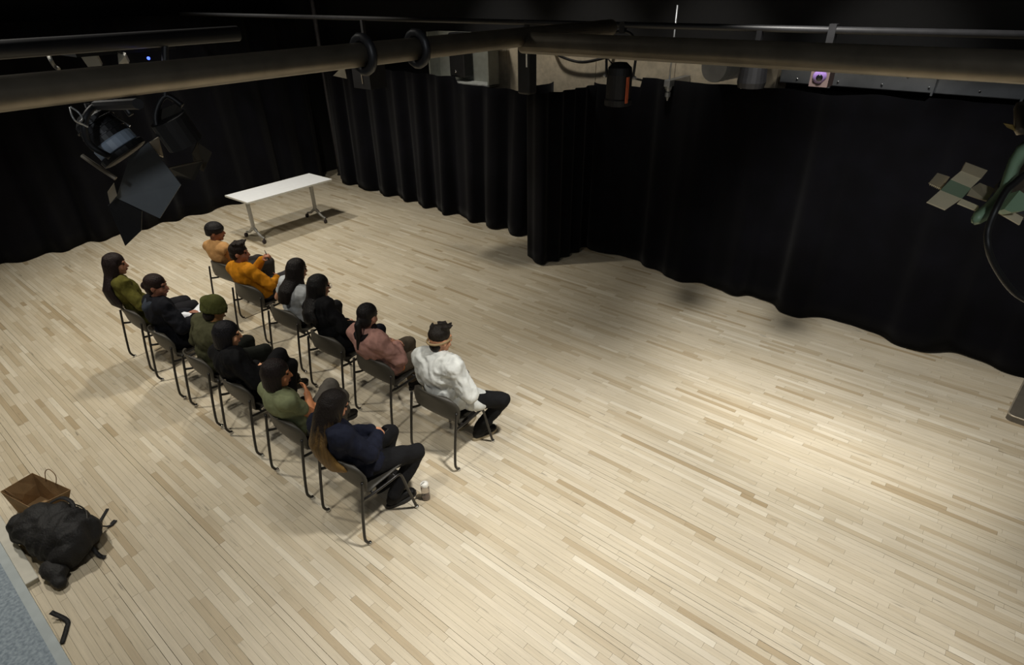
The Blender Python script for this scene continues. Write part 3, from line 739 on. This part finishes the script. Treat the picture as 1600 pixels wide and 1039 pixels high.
nbk.location = q['mw'](V((.12, .40, .665))); nbk.rotation_euler = (.05, .1, .5)
q = p['C2']; rows = []
for i in range(9):
    rows.append([q['mw'](V((-.15 + .3 * j / 8, .32 + .26 * i / 8, .70 + .02 * math.sin(i * .9) + .025 * math.sin(j * .7) + .03 * (i / 8)))) for j in range(9)])
o = tag(Acc().grid(rows).obj('paper_sheet', M['paper'], None, True), 'crumpled white paper on the lap of the person in black hoodie', 'paper'); s = o.modifiers.new('t', 'SOLIDIFY'); s.thickness = .006
# glasses of the person in black, front row
q = p['F4']; g = thing('eyeglasses', 'thin round glasses on the person all in black', 'glasses', (0, 0, 0)); mw = q['mw']
for s in (-1, 1):
    ring = [mw(q['hc'] + q['Rh'] @ V((s * .034 + .026 * math.cos(2 * PI * j / 16), .100, .004 + .024 * math.sin(2 * PI * j / 16)))) for j in range(16)]
    Acc().tube(ring, .0018, 6, True).obj('rim', M['alu'], g, True)
    Acc().tube([mw(q['hc'] + q['Rh'] @ V((s * .06, .098, .008))), mw(q['hc'] + q['Rh'] @ V((s * .082, -.005, .012)))], .0018, 6).obj('temple', M['alu'], g)
Acc().tube([mw(q['hc'] + q['Rh'] @ V((-.008, .101, .006))), mw(q['hc'] + q['Rh'] @ V((.008, .101, .006)))], .0018, 6).obj('bridge', M['alu'], g)
# necklace/orange hem of F5's inner shirt, hood of C2, headphones of C3, earring of F6
q = p['F5']; a = Acc(); a.ell(q['pel'] + V((.02, .02, -.02)), (.178, .12, .085)); skin(a, 'shirt_hem', cloth('orange_jersey', (196, 118, 62)), q['P'], .012, 4, .012)
q = p['C2']; a = Acc(); a.chain([q['nb'] + q['right'] * -.10 + q['bk'] * .04, q['nb'] + q['bk'] * .11 - q['un'] * .03, q['nb'] + q['right'] * .10 + q['bk'] * .04], [.035, .05, .035]); skin(a, 'hood', cloth('hood_grey_blue', (50, 56, 66)), q['P'], .011, 4, .02)
q = p['F6']; a = Acc()   # shirt tails falling over the right thigh, dark undershirt collar
a.caps(q['pel'] + V((.06, .06, .02)), q['pel'].lerp(q['KN'][1], .55) + V((.01, 0, .02)), .115, .08, 12); a.caps(q['pel'] + V((.17, .02, -.02)), q['pel'].lerp(q['KN'][1], .42) + V((.10, 0, -.05)), .06, .05); a.caps(q['pel'] + V((.14, .05, -.02)), q['pel'].lerp(q['KN'][1], .5) + V((.07, 0, -.01)), .07, .045)
skin(a, 'shirt_tail', WHITE, q['P'], .012, 4, .03)
ring = [q['nb'] + q['un'] * .03 + q['right'] * (.058 * math.cos(2 * PI * j / 16)) - q['bk'] * (.06 * math.sin(2 * PI * j / 16)) for j in range(16)]
Acc().tube(ring, .016, 8, True).obj('undershirt_collar', M['lampblack'], q['P'], True)
q = p['F5']; ring = [q['nb'] + q['un'] * .02 + q['right'] * (.085 * math.cos(2 * PI * j / 16)) - q['bk'] * (.085 * math.sin(2 * PI * j / 16)) for j in range(16)]
Acc().tube(ring, .032, 8, True).obj('scarf', cloth('black_scarf', (24, 20, 22)), q['P'], True)
# jewelled boots accent: buckles on C4's raised boot
q = p['C4']
for k in (0, 1, 2):
    Acc().tube([q['AN'][1] + V((.05 * math.cos(2 * PI * j / 12), .05 * math.sin(2 * PI * j / 12), -.03 + .035 * k)) for j in range(12)], .006, 6, True).obj('boot_strap', mat('brass_strap', (110, 96, 66), .4, .4), q['P'], True)

# water bottle on the floor
b = thing('drink_bottle', 'clear plastic bottle with white cap on the floor beside the nearest chair', 'bottle', (-2.90, 2.275, 0))
Acc().lathe([(.028, 0), (.034, .005), (.035, .03), (.033, .06), (.035, .09), (.035, .125), (.026, .15), (.018, .158)], seg=20).obj('bottle_body', M['clear'], b, True)
Acc().lathe([(.024, .004), (.030, .008), (.030, .055), (.004, .056)], seg=18).obj('drink', M['tea'], b, True)
Acc().lathe([(.030, .138), (.032, .142), (.032, .168), (.024, .176), (.012, .18)], seg=20).obj('cap', M['cap'], b, True)
Acc().tube(crom([(.0, -.028, .165), (0, -.045, .18), (0, -.03, .197), (0, 0, .186)], 5), .004, 6).obj('carry_loop', M['cap'], b, True)

# ------------------------------------------------------------------ bottom left: ledge, white box, bags
lg = thing('counter_ledge', 'speckled blue-grey ledge with pale edge at the lower left', 'counter', (-3.0, -.5, 0))
yl = -.087
Acc().box2((-3.0, -1.0 + .5, 1.06), (1.2, yl + .5 - .040, 1.10)).obj('ledge_top', M['ledge'], lg)
Acc().box2((-3.0, yl + .5 - .040, 1.05), (1.2, yl + .5, 1.102)).obj('edge_strip', M['ledge_edge'], lg)
Acc().box2((-2.95, -.9 + .5, 0), (1.1, yl + .5 - .12, 1.055)).obj('base_panel', M['white_box'], lg)
wb = thing('storage_box', 'low white flat box on the floor behind the backpack', 'box', (-5.6, -.35, 0))
bevel(Acc().box2((-1.1, -.3, 0), (1.12, .30, .035)).obj('box_body', M['white_box'], wb), .006)
bevel(Acc().box2((-1.11, -.31, .035), (1.13, .31, .05)).obj('lid', M['white_box'], wb), .006)

# paper bag lying open
bg = thing('paper_bag', 'open brown kraft paper bag with twisted handles beside the backpack', 'bag', (-5.27, .20, 0), .30)
w_, d_, h_ = .34, .19, .24
def quad(nm, pts, th=.003): return Acc().plate(pts, th).obj(nm, M['kraft'], bg)
X0, X1, Y0, Y1 = -w_ / 2, w_ / 2, -d_ / 2, d_ / 2
tp = [(X0 - .02, Y0 - .02, h_), (X1 + .03, Y0 - .03, h_ - .03), (X1 + .07, Y1 + .05, h_ - .06), (X0 - .0, Y1 + .03, h_)]
bt = [(X0, Y0, .003), (X1, Y0, .003), (X1, Y1, .003), (X0, Y1, .003)]
quad('bag_base', bt)
for i in range(4):
    j = (i + 1) % 4; m0 = V(bt[i]).lerp(V(tp[i]), .5); m1 = V(bt[j]).lerp(V(tp[j]), .5); mc = (m0 + m1) / 2 * (1.0) ; mc.x *= .86 if i % 2 else 1; mc.y *= 1 if i % 2 else .9
    a = Acc(); n = 0
    a.v += [V(bt[i]), V(bt[j]), m0, mc, m1, V(tp[i]), (V(tp[i]) + V(tp[j])) / 2, V(tp[j])]
    a.f += [[0, 1, 3], [0, 3, 2], [1, 4, 3], [2, 3, 6, 5], [3, 4, 7, 6]]
    o = a.obj('bag_side', M['kraft'], bg); s = o.modifiers.new('t', 'SOLIDIFY'); s.thickness = .003
for yy, dx in ((-.1, -.03), (.12, .05)):
    Acc().tube(crom([(-.06 + dx, yy, h_ - .03), (-.055 + dx, yy * 1.2, h_ + .05), (0 + dx, yy * 1.3, h_ + .085), (.06 + dx, yy * 1.25, h_ + .04), (.065 + dx, yy, h_ - .03)], 6), .0035, 6).obj('handle', mat('paper_cord', (120, 92, 60), .8), bg, True)

bp_ = thing('backpack', 'bulky black nylon backpack slumped on the floor by the storage box', 'backpack', (-4.70, .19, 0), .25)
a = Acc(); R1 = Matrix.Rotation(.15, 3, 'X')
a.ell((0, 0, .15), (.27, .20, .15), R1); a.ell((.12, .03, .16), (.2, .17, .15)); a.ell((-.17, -.02, .17), (.15, .17, .15)); a.ell((.2, -.05, .11), (.13, .14, .11)); a.ell((-.05, .08, .2), (.16, .1, .1)); a.ell((-.28, -.08, .14), (.1, .1, .12))
skin(a, 'pack_body', M['pack'], bp_, .014, 4, .05, .11)
a = Acc(); a.ell((.12, .15, .13), (.15, .06, .09)); a.ell((.1, .17, .11), (.12, .05, .07)); skin(a, 'front_pocket', M['pack'], bp_, .012, 4, .02)
a = Acc(); a.ell((.24, -.21, .07), (.12, .07, .07)); a.caps((.16, -.2, .06), (.36, -.24, .05), .05, .045); skin(a, 'side_pouch', M['pack'], bp_, .012, 4, .02)
def strap(pts, wd=.022, nm='strap'):
    pts = crom(pts, 6); rows = []
    for i, p_ in enumerate(pts):
        d = (pts[min(i + 1, len(pts) - 1)] - pts[max(i - 1, 0)]).normalized(); sd = d.cross(V((0, 0, 1))); sd = sd.normalized() if sd.length > 1e-3 else V((1, 0, 0))
        rows.append([p_ - sd * wd / 2, p_ + sd * wd / 2])
    o = Acc().grid(rows).obj(nm, M['pack'], bp_, True); s = o.modifiers.new('t', 'SOLIDIFY'); s.thickness = .004
strap([(.02, .17, .10), (.05, .23, .03), (-.0, .29, .012), (-.06, .38, .010)]); strap([(.12, .19, .10), (.13, .25, .02), (.14, .29, .012)]); strap([(.13, .285, .012), (.12, .325, .012)], .034, 'buckle')
strap([(.25, .05, .12), (.34, .04, .02), (.40, .05, .012)], .03); strap([(-.2, .1, .27), (-.12, .16, .31), (-.02, .17, .30), (.05, .14, .27)], .03, 'grab_handle')
strap([(.55, -.42, .06), (.66, -.40, .012), (.72, -.44, .012), (.80, -.52, .012)], .03)
Acc().tube(crom([(-.18, .14, .22), (-.02, .185, .255), (.14, .17, .26), (.26, .08, .22)], 6), .006, 6).obj('zip', M['frame'], bp_, True)

# flat dark panel at the right edge
cs = thing('floor_case', 'flat dark case lid with pale metal edge on the floor at the right', 'case', (.66, 6.47, 0), -.10)
def rrect(x0, y0, x1, y1, r, z, n=5):
    out = []
    for cx, cy, a0 in ((x1 - r, y1 - r, 0), (x0 + r, y1 - r, PI / 2), (x0 + r, y0 + r, PI), (x1 - r, y0 + r, 1.5 * PI)):
        for k in range(n + 1): q = a0 + PI / 2 * k / n; out.append(V((cx + r * math.cos(q), cy + r * math.sin(q), z)))
    return out
Acc().plate(rrect(0, 0, 1.2, .9, .05, .03), .06, V((0, 0, 1))).obj('case_body', M['mat_black'], cs)
Acc().tube(rrect(.004, .004, 1.196, .896, .05, .06), .009, 8, True).obj('edge_trim', M['trim'], cs, True)

# ------------------------------------------------------------------ overhead rig
pl = thing('lighting_pipe', 'thick steel lighting pipe crossing the upper left close to the viewer', 'pipe', (-1.045, 0, 3.523))
Acc().tube([(0, -1.5, 0), (0, 1.7, 0)], .0215, 24).obj('pipe', M['pipe'], pl, True)
for yy in (.80, .94): Acc().tube([(.030 * math.cos(2 * PI * j / 14), yy, .030 * math.sin(2 * PI * j / 14)) for j in range(14)], .009, 7, True).obj('clamp_ring', M['lampblack'], pl, True)
pr = thing('lighting_pipe', 'steel lighting pipe running along the upper right edge', 'pipe', (0, 1.30, 3.51))
Acc().tube([(-1.05, 0, 0), (1.6, 0, 0)], .0242, 24).obj('pipe', M['pipe'], pr, True)

def cyl(p0, p1, r, seg=20): return Acc().tube([p0, p1], r, seg)
# lantern with barn doors hanging under the left pipe
A0, A1 = dep(143, 186, 1.15), dep(200, 246, 1.19); ax = (A1 - A0).normalized()
lt = thing('stage_lantern', 'small stage lantern with large grey barn doors under the left pipe', 'stage light', A0)
def lobj(acc, nm, m, sm=False):
    for i, v_ in enumerate(acc.v): acc.v[i] = V(v_) - A0
    return acc.obj(nm, m, lt, sm)
lobj(Acc().lathe([(.02, -.012), (.034, 0), (.038, .02), (.038, .045)], A0, ax, 24), 'housing', M['lampblack'], False)
lobj(Acc().lathe([(.038, .045), (.041, .048), (.041, .066), (.038, .068), (.038, (A1 - A0).length - .018)], A0, ax, 24), 'barrel', M['lampgrey'], False)
lobj(Acc().lathe([(.044, 0), (.046, .002), (.046, .012), (.04, .014)], A1 - ax * .018, ax, 24), 'front_ring', M['lampblack'])
for k in range(3):
    fx, fy, _ = frame_of(ax)
    lobj(Acc().tube([A0 + ax * (.010 + k * .012) + (fx * math.cos(2 * PI * j / 20) + fy * math.sin(2 * PI * j / 20)) * .038 for j in range(20)], .0018, 5, True), 'cooling_fin', M['lampblack'])
lobj(Acc().plate([dep(232, 222, 1.18), dep(283, 288.6, 1.22), dep(250, 341, 1.24), dep(182, 309, 1.22), dep(202, 247, 1.19)], .0025), 'barn_door', M['door'])
lobj(Acc().plate([dep(169, 321, 1.235), dep(182, 309, 1.22), dep(222, 330, 1.25), dep(221, 360, 1.28), dep(196, 384, 1.30)], .0025), 'barn_door', M['lampblack'])
lobj(Acc().plate([dep(234, 222, 1.19), dep(247, 214, 1.21), dep(255, 246, 1.23), dep(249, 243, 1.21)], .0025), 'barn_door', M['trim'])
lobj(Acc().plate([dep(178, 286, 1.18), dep(168, 300, 1.19), dep(172, 318, 1.21), dep(183, 305, 1.20)], .0025), 'barn_door', M['trim'])
yk = [dep(128, 243, 1.12), dep(155, 262, 1.13), dep(181, 279, 1.14)]
lobj(Acc().tube(yk, .004, 8), 'gel_runner', M['trim'])
lobj(Acc().tube(crom([dep(172, 245, 1.12), dep(140, 225, 1.10), dep(132, 190, 1.08), dep(150, 165, 1.10), dep(185, 160, 1.18), dep(205, 180, 1.2)], 5), .006, 8), 'yoke', M['lampblack'], True)
lobj(Acc().tube([dep(150, 165, 1.1), V((-1.045, dep(146, 150, 1.0).y, 3.49))], .008, 8), 'hook_clamp', M['lampblack'])
lobj(Acc().tube([dep(172, 175, 1.13), dep(203, 197, 1.14)], .002, 6), 'trim_rod', M['chrome'])
lobj(Acc().box(dep(137, 165, 1.1), (.008, .008, .008)), 'clamp_bolt', M['chrome'])
lobj(Acc().tube(crom([dep(109, 168, 1.06), dep(113, 182, 1.05), dep(121, 191, 1.06), dep(129, 186, 1.07), dep(122, 175, 1.07), dep(110, 167, 1.06)], 5), .0015, 6), 'safety_wire', M['alu'], True)
lobj(Acc().tube([dep(120, 190, 1.06), dep(137, 198, 1.08)], .002, 6), 'safety_wire', M['alu'])

# second, darker lantern further back
B0, B1 = dep(262, 185, 2.0), dep(290, 225, 2.06)
l2 = thing('stage_lantern', 'dim dark stage lantern with open barn doors behind the grey one', 'stage light', B0)
def bobj(acc, nm, m, sm=False):
    for i, v_ in enumerate(acc.v): acc.v[i] = V(v_) - B0
    return acc.obj(nm, m, l2, sm)
bobj(cyl(B0, B1, .06), 'housing', M['lampblack'], False)
dd = mat('dull_brown_metal', (40, 36, 28), .6, .2)
bobj(Acc().plate([dep(300, 240, 2.05), dep(308, 222, 2.06), dep(331, 238, 2.1), dep(318, 268, 2.12), dep(305, 262, 2.1)], .004), 'barn_door', dd)
bobj(Acc().plate([dep(262, 262, 2.05), dep(318, 250, 2.06), dep(304, 282, 2.1), dep(274, 276, 2.1)], .004), 'barn_door', dd)
bobj(Acc().plate([dep(240, 175, 2.0), dep(280, 160, 2.0), dep(290, 190, 2.04), dep(255, 210, 2.04)], .004), 'barn_door', dd)
bobj(Acc().tube(crom([dep(250, 215, 2), dep(243, 180, 1.98), dep(258, 150, 1.98), dep(285, 165, 2)], 5), .009, 8), 'yoke', M['lampblack'], True)
bobj(cyl(dep(258, 150, 1.98), dep(258, 60, 1.94), .010), 'drop_rod', M['lampblack'])

pz = dep(258, 60, 1.94)
pd = thing('lighting_pipe', 'dark lighting pipe behind the thick one at the upper left', 'pipe', (pz.x, 0, pz.z))
Acc().tube([(0, -1.5, 0), (0, 1.2, 0)], .0242, 12).obj('pipe', M['lampblack'], pd, True)

# things hanging along the far rig: an upstage pipe above the frame carries them
up = thing('lighting_pipe', 'dark far lighting pipe high above the back curtain', 'pipe', (0, 5.2, 3.32))
Acc().tube([(-11.5, 0, 0), (2, 0, 0)], .0242, 12).obj('pipe', M['lampblack'], up, True)
def hang(nm, label, cat, x, ytop=5.2): return thing(nm, label, cat, (x, ytop, 3.32))
f1 = hang('stage_lantern', 'black stage lantern with an orange edge hanging mid frame at the top', 'stage light', -3.07)
a = Acc().lathe([(.06, -.30), (.105, -.34), (.115, -.40), (.115, -.60), (.125, -.61), (.125, -.66), (.10, -.665)], seg=24); a.obj('housing', M['lampblack'], f1)
Acc().tube(crom([(-.14, 0, -.42), (-.15, 0, -.2), (-.1, 0, -.08), (0, 0, -.05), (.1, 0, -.08), (.15, 0, -.2), (.14, 0, -.42)], 5), .012, 8).obj('yoke', M['lampblack'], f1, True)
Acc().box((0, 0, -.02), (.05, .05, .09)).obj('hook_clamp', M['lampblack'], f1)
Acc().box((.118, -.05, -.52), (.012, .035, .22)).obj('colour_frame', M['orange'], f1)
for s in (-1, 1): Acc().lathe([(.016, -.012), (.018, 0), (.016, .012)], (s * .155, 0, -.42), (1, 0, 0), 12).obj('knob', M['alu'], f1)
f2 = hang('stage_lantern', 'slim black stage lantern with a bright slot beside the open grey box', 'stage light', -4.15)
bevel(Acc().box((0, 0, -.39), (.15, .14, .52)).obj('housing', M['lampblack'], f2), .02); Acc().box((.05, -.072, -.33), (.014, .006, .12)).obj('slot', M['cap'], f2)
Acc().box((0, 0, -.06), (.04, .04, .16)).obj('hook_clamp', M['lampblack'], f2)
f3 = hang('stage_lantern', 'black stage lantern seen below the right pipe', 'stage light', -1.86)
Acc().lathe([(.05, -.2), (.1, -.23), (.11, -.38), (.10, -.42)], seg=20).obj('housing', M['lampblack'], f3); Acc().box((0, 0, -.1), (.04, .04, .2)).obj('hook_clamp', M['lampblack'], f3)
f4 = hang('stage_lantern', 'small stage lantern with a violet lens near the silver duct', 'stage light', -1.34)
Acc().box((0, 0, -.30), (.13, .14, .14)).obj('housing', mat('brown_housing', (86, 72, 70), .5), f4)
Acc().lathe([(.050, 0), (.046, .012), (.03, .02), (.01, .024)], (0, -.07, -.30), (.2, -1, -.25), 20).obj('lens', M['lens'], f4, True)
Acc().lathe([(.028, .012), (.02, .028), (.006, .03)], (0, -.07, -.30), (.2, -1, -.25), 20).obj('lens_core', M['phone'], f4, True); Acc().box((0, 0, -.10), (.05, .06, .28)).obj('hook_clamp', M['lampblack'], f4)
f5 = hang('stage_lantern', 'dim grey stage lantern with a flap near the corner pole', 'stage light', -7.0)
Acc().box((.28, 0, -.62), (.34, .26, .32)).obj('housing', M['lampblack'], f5)
Acc().plate([(-.02, -.14, -.52), (-.26, -.16, -.66), (.0, -.14, -.68)], .01, V((0, 1, 0))).obj('barn_door', mat('grey_flap', (84, 80, 70), .6), f5); Acc().tube([(.3, -.14, -.5), (.31, -.14, -.72)], .006, 6).obj('trim_rod', M['trim'], f5)
Acc().box((.28, 0, -.23), (.04, .04, .48)).obj('hook_clamp', M['lampblack'], f5)

# open grey metal box (duct end) on the wall over the curtain
bx = thing('duct_box', 'open grey metal duct box above the back curtain', 'duct', (-7.55, 7.9, 2.25))
x0, x1, z1, d1 = -.72, .64, .75, .22
sg = mat('grey_sheet_metal', (140, 142, 134), .55, .2, var=.08)
Acc().box2((x0, .02, 0), (x1, .04, z1)).obj('back_plate', sg, bx)
bevel(Acc().box2((x0, -d1, -.005), (x1, .03, .03)).obj('bottom_plate', mat('pale_sheet_metal', (178, 180, 176), .5, .2), bx), .01)
Acc().box2((x0, -d1, .0), (x0 + .03, .03, z1)).obj('side_plate', sg, bx); Acc().box2((x1 - .03, -d1, 0), (x1, .03, z1)).obj('side_plate', sg, bx)
bevel(Acc().box2((-.25, -.20, .09), (.1, .0, z1)).obj('damper', M['lampblack'], bx), .03); Acc().ell((-.1, -.21, .18), (.02, .012, .02)).obj('bolt', M['chrome'], bx)
# silver duct with seam plates
sd_ = thing('silver_duct', 'long silver duct with bolted seams above the right curtain', 'duct', (-1.5, 8.0, 2.60))
bevel(Acc().box2((-1.0, -.1, 0), (2.0, .4, .22)).obj('duct_body', M['galv'], sd_), .01)
for xx in (-.45, .55, 1.3): Acc().box2((xx, -.125, -.02), (xx + .02, .4, .24)).obj('flange', M['galv'], sd_)
for k in range(12): Acc().ell((-.8 + k * .22, -.105, .05 + .1 * (k % 2)), (.012, .01, .012), None, 8, 5).obj('rivet', M['chrome'], sd_)
# strut rail with hanger rod and galvanised sleeve
st = thing('strut_hanger', 'pale strut rail on a hanger rod above the curtain', 'bracket', (-3.75, 7.6, 2.50))
bevel(Acc().box2((-.04, -.08, 0), (.04, .5, .08)).obj('rail', M['galv'], st), .006); Acc().tube([(0, -.02, -.12), (0, -.02, .9)], .011, 8).obj('rod', M['galv'], st, True)
Acc().lathe([(.008, -.17), (.02, -.13), (.035, -.12), (.035, -.07), (.025, -.06), (.045, -.02), (.045, 0)], (0, -.02, 0), seg=10).obj('nut', M['galv'], st)
gs = thing('flexible_duct', 'ribbed silver flexible duct near the top right of centre', 'duct', (-2.98, 7.62, 2.80))
prof = []
for k in range(16): prof.append((.16 + (.008 if k % 2 else 0), -.42 + k * .055))
Acc().lathe(prof, (0, 0, 0), (.12, 1, .0), 20).obj('sleeve', M['galv'], gs); Acc().lathe([(.006, -.26), (.025, -.19), (.025, -.16)], (.15, -.02, .0), seg=8).obj('clip', M['galv'], gs)
# slack cables against the bulkhead
cb_ = tag(Acc().tube(crom([(-5.95, 8.11, 2.79), (-5.75, 8.0, 2.72), (-5.4, 8.0, 2.66), (-5.05, 8.0, 2.72), (-4.9, 8.11, 2.79)], 8), .02, 8).obj('slack_cable', M['cable'], None, True), 'looped dark cable hanging before the beige bulkhead', 'cable')
cb2 = tag(Acc().tube(crom([(-5.1, 8.115, 2.8), (-4.85, 8.115, 2.6), (-4.6, 8.115, 2.5), (-4.2, 8.115, 2.46)], 8), .009, 6).obj('thin_cable', M['cable'], None, True), 'thin dark wire sagging across the beige bulkhead', 'cable')

# right-hand lantern: yoke coloured by green gel light, folded plates tinted by floor bounce, cable
G0 = dep(1630, 250, 1.12)
rl = thing('stage_lantern', 'stage lantern with green yoke and cross-shaped tan plates at the right edge', 'stage light', G0)
def gobj(acc, nm, m, sm=False):
    for i, v_ in enumerate(acc.v): acc.v[i] = V(v_) - G0
    return acc.obj(nm, m, rl, sm)
def g4(x, y, t=1.1): return dep(1400 + x / 3.71, 200 + y / 3.71, t)
tn2 = mat('brown_metal', (150, 138, 114), .5, .0)
for nm, pts, m in (('shutter_plate', [(405, 198, 1.12), (530, 245, 1.12), (490, 295, 1.13), (375, 250, 1.13)], tn2), ('shutter_plate', [(375, 250, 1.13), (490, 295, 1.13), (432, 350, 1.10), (315, 300, 1.10)], M['tin']),
                   ('shutter_plate', [(315, 300, 1.10), (432, 350, 1.10), (378, 412, 1.10), (255, 362, 1.10)], mat('green_grey_plate', (112, 128, 104), .45, .0)), ('shutter_plate', [(255, 362, 1.10), (378, 412, 1.10), (285, 475, 1.07), (178, 430, 1.07)], M['tin']),
                   ('shutter_plate', [(190, 318, 1.12), (238, 262, 1.13), (310, 285, 1.13), (262, 352, 1.12)], tn2), ('shutter_plate', [(432, 350, 1.10), (482, 320, 1.12), (570, 355, 1.12), (525, 425, 1.1), (412, 388, 1.1)], tn2),
                   ('shutter_plate', [(378, 412, 1.10), (480, 455, 1.10), (466, 482, 1.09), (355, 437, 1.09)], M['tin']), ('shutter_plate', [(590, 490, 1.11), (640, 470, 1.12), (735, 520, 1.12), (715, 562, 1.11)], M['tin'])):
    gobj(Acc().plate([g4(*q_) for q_ in pts], .0025), nm, m)
for k in range(7):
    xx = 195 + k * 10; gobj(Acc().plate([g4(xx, 322 + k * 4.6, 1.12), g4(xx + 7, 325 + k * 4.6, 1.12), g4(xx + 2, 333 + k * 4.6, 1.12)], .002), 'tooth', M['tin'])
# yoke: bent flat bar
oc = [(760, 55), (700, 110), (655, 180), (625, 260), (600, 340), (560, 395), (510, 445), (455, 485), (434, 520), (436, 548)]
ic = [(800, 150), (752, 190), (722, 235), (700, 300), (672, 365), (635, 425), (590, 485), (540, 528), (490, 555), (455, 562)]
rows = [[g4(*o_, 1.06), g4((o_[0] + i_[0]) / 2, (o_[1] + i_[1]) / 2, 1.045), g4(*i_, 1.06)] for o_, i_ in zip(oc, ic)]
o = gobj(Acc().grid(rows), 'yoke', M['green'], True); s = o.modifiers.new('t', 'SOLIDIFY'); s.thickness = .004
gobj(Acc().plate([g4(600, 478, 1.08), g4(690, 370, 1.08), g4(760, 420, 1.08), g4(720, 485, 1.08), g4(640, 495, 1.08)], .02), 'yoke_plate', M['green'])
gobj(Acc().lathe([(.03, -.06), (.05, -.05), (.055, 0), (.055, .10), (.06, .105), (.06, .12)], dep(1665, 250, 1.18), (-.3, .5, -.8), 24), 'housing', M['lampblack'], False)
gobj(Acc().tube(crom([g4(800, 235, 1.02), g4(742, 272, 1.02), g4(690, 318, 1.02), g4(635, 368, 1.02), g4(575, 478, 1.02), g4(533, 590, 1.03), g4(533, 680, 1.03), g4(560, 770, 1.04), g4(625, 880, 1.05), g4(690, 955, 1.06), g4(760, 1000, 1.06)], 5), .0055, 10), 'power_cable', M['cable'], True)
gobj(Acc().tube([dep(1640, 200, 1.13), V((dep(1625, 120, 1.13).x, 1.30, 3.51))], .02, 12), 'hook_clamp', M['lampblack'], True)
gobj(Acc().lathe([(.006, -.03), (.010, -.02), (.010, .02), (.006, .03)], dep(1594, 185, 1.13), UP, 14), 'clamp_bolt', M['pipe'], True)
gobj(Acc().plate([dep(1568, 192, 1.14), dep(1583, 195, 1.13), dep(1588, 205, 1.13), dep(1574, 199, 1.14)], .002), 'tape_tag', mat('yellow_tape', (150, 132, 70), .6))

# small pale fittings and a blue pilot lamp above the left pipe
pf = thing('fixture_cluster', 'pale fittings with a blue pilot lamp above the left pipe', 'fixture', dep(150, 70, 1.9))
def pobj(acc, nm, m):
    for i, v_ in enumerate(acc.v): acc.v[i] = V(v_) - pf.location
    return acc.obj(nm, m, pf)
fg = mat('pale_fitting', (150, 148, 140), .5, .2)
pobj(Acc().plate([dep(122, 80, 1.9), dep(148, 78, 1.9), dep(160, 101, 1.95), dep(138, 103, 1.95)], .01), 'bracket', fg); pobj(Acc().plate([dep(184, 80, 1.9), dep(196, 85, 1.9), dep(202, 97, 1.95), dep(186, 98, 1.95)], .01), 'bracket', fg)
pobj(Acc().tube(crom([dep(76, 86, 1.9), dep(80, 95, 1.9), dep(86, 104, 1.92), dep(92, 108, 1.92)], 5), .006, 7), 'wire', fg)
pobj(Acc().box(dep(170, 72, 2.0), (.3, .3, .03)), 'mounting_tray', M['lampblack'])
bl = bpy.data.materials.new('blue_pilot'); bl.use_nodes = True; bb = bl.node_tree.nodes['Principled BSDF']; bb.inputs['Base Color'].default_value = (.05, .1, .9, 1); bb.inputs['Emission Color'].default_value = (.05, .1, 1, 1); bb.inputs['Emission Strength'].default_value = 4
pobj(Acc().ell(dep(232, 91, 1.95), (.005, .005, .005), None, 10, 6), 'pilot_lamp', bl)

apply_pending()
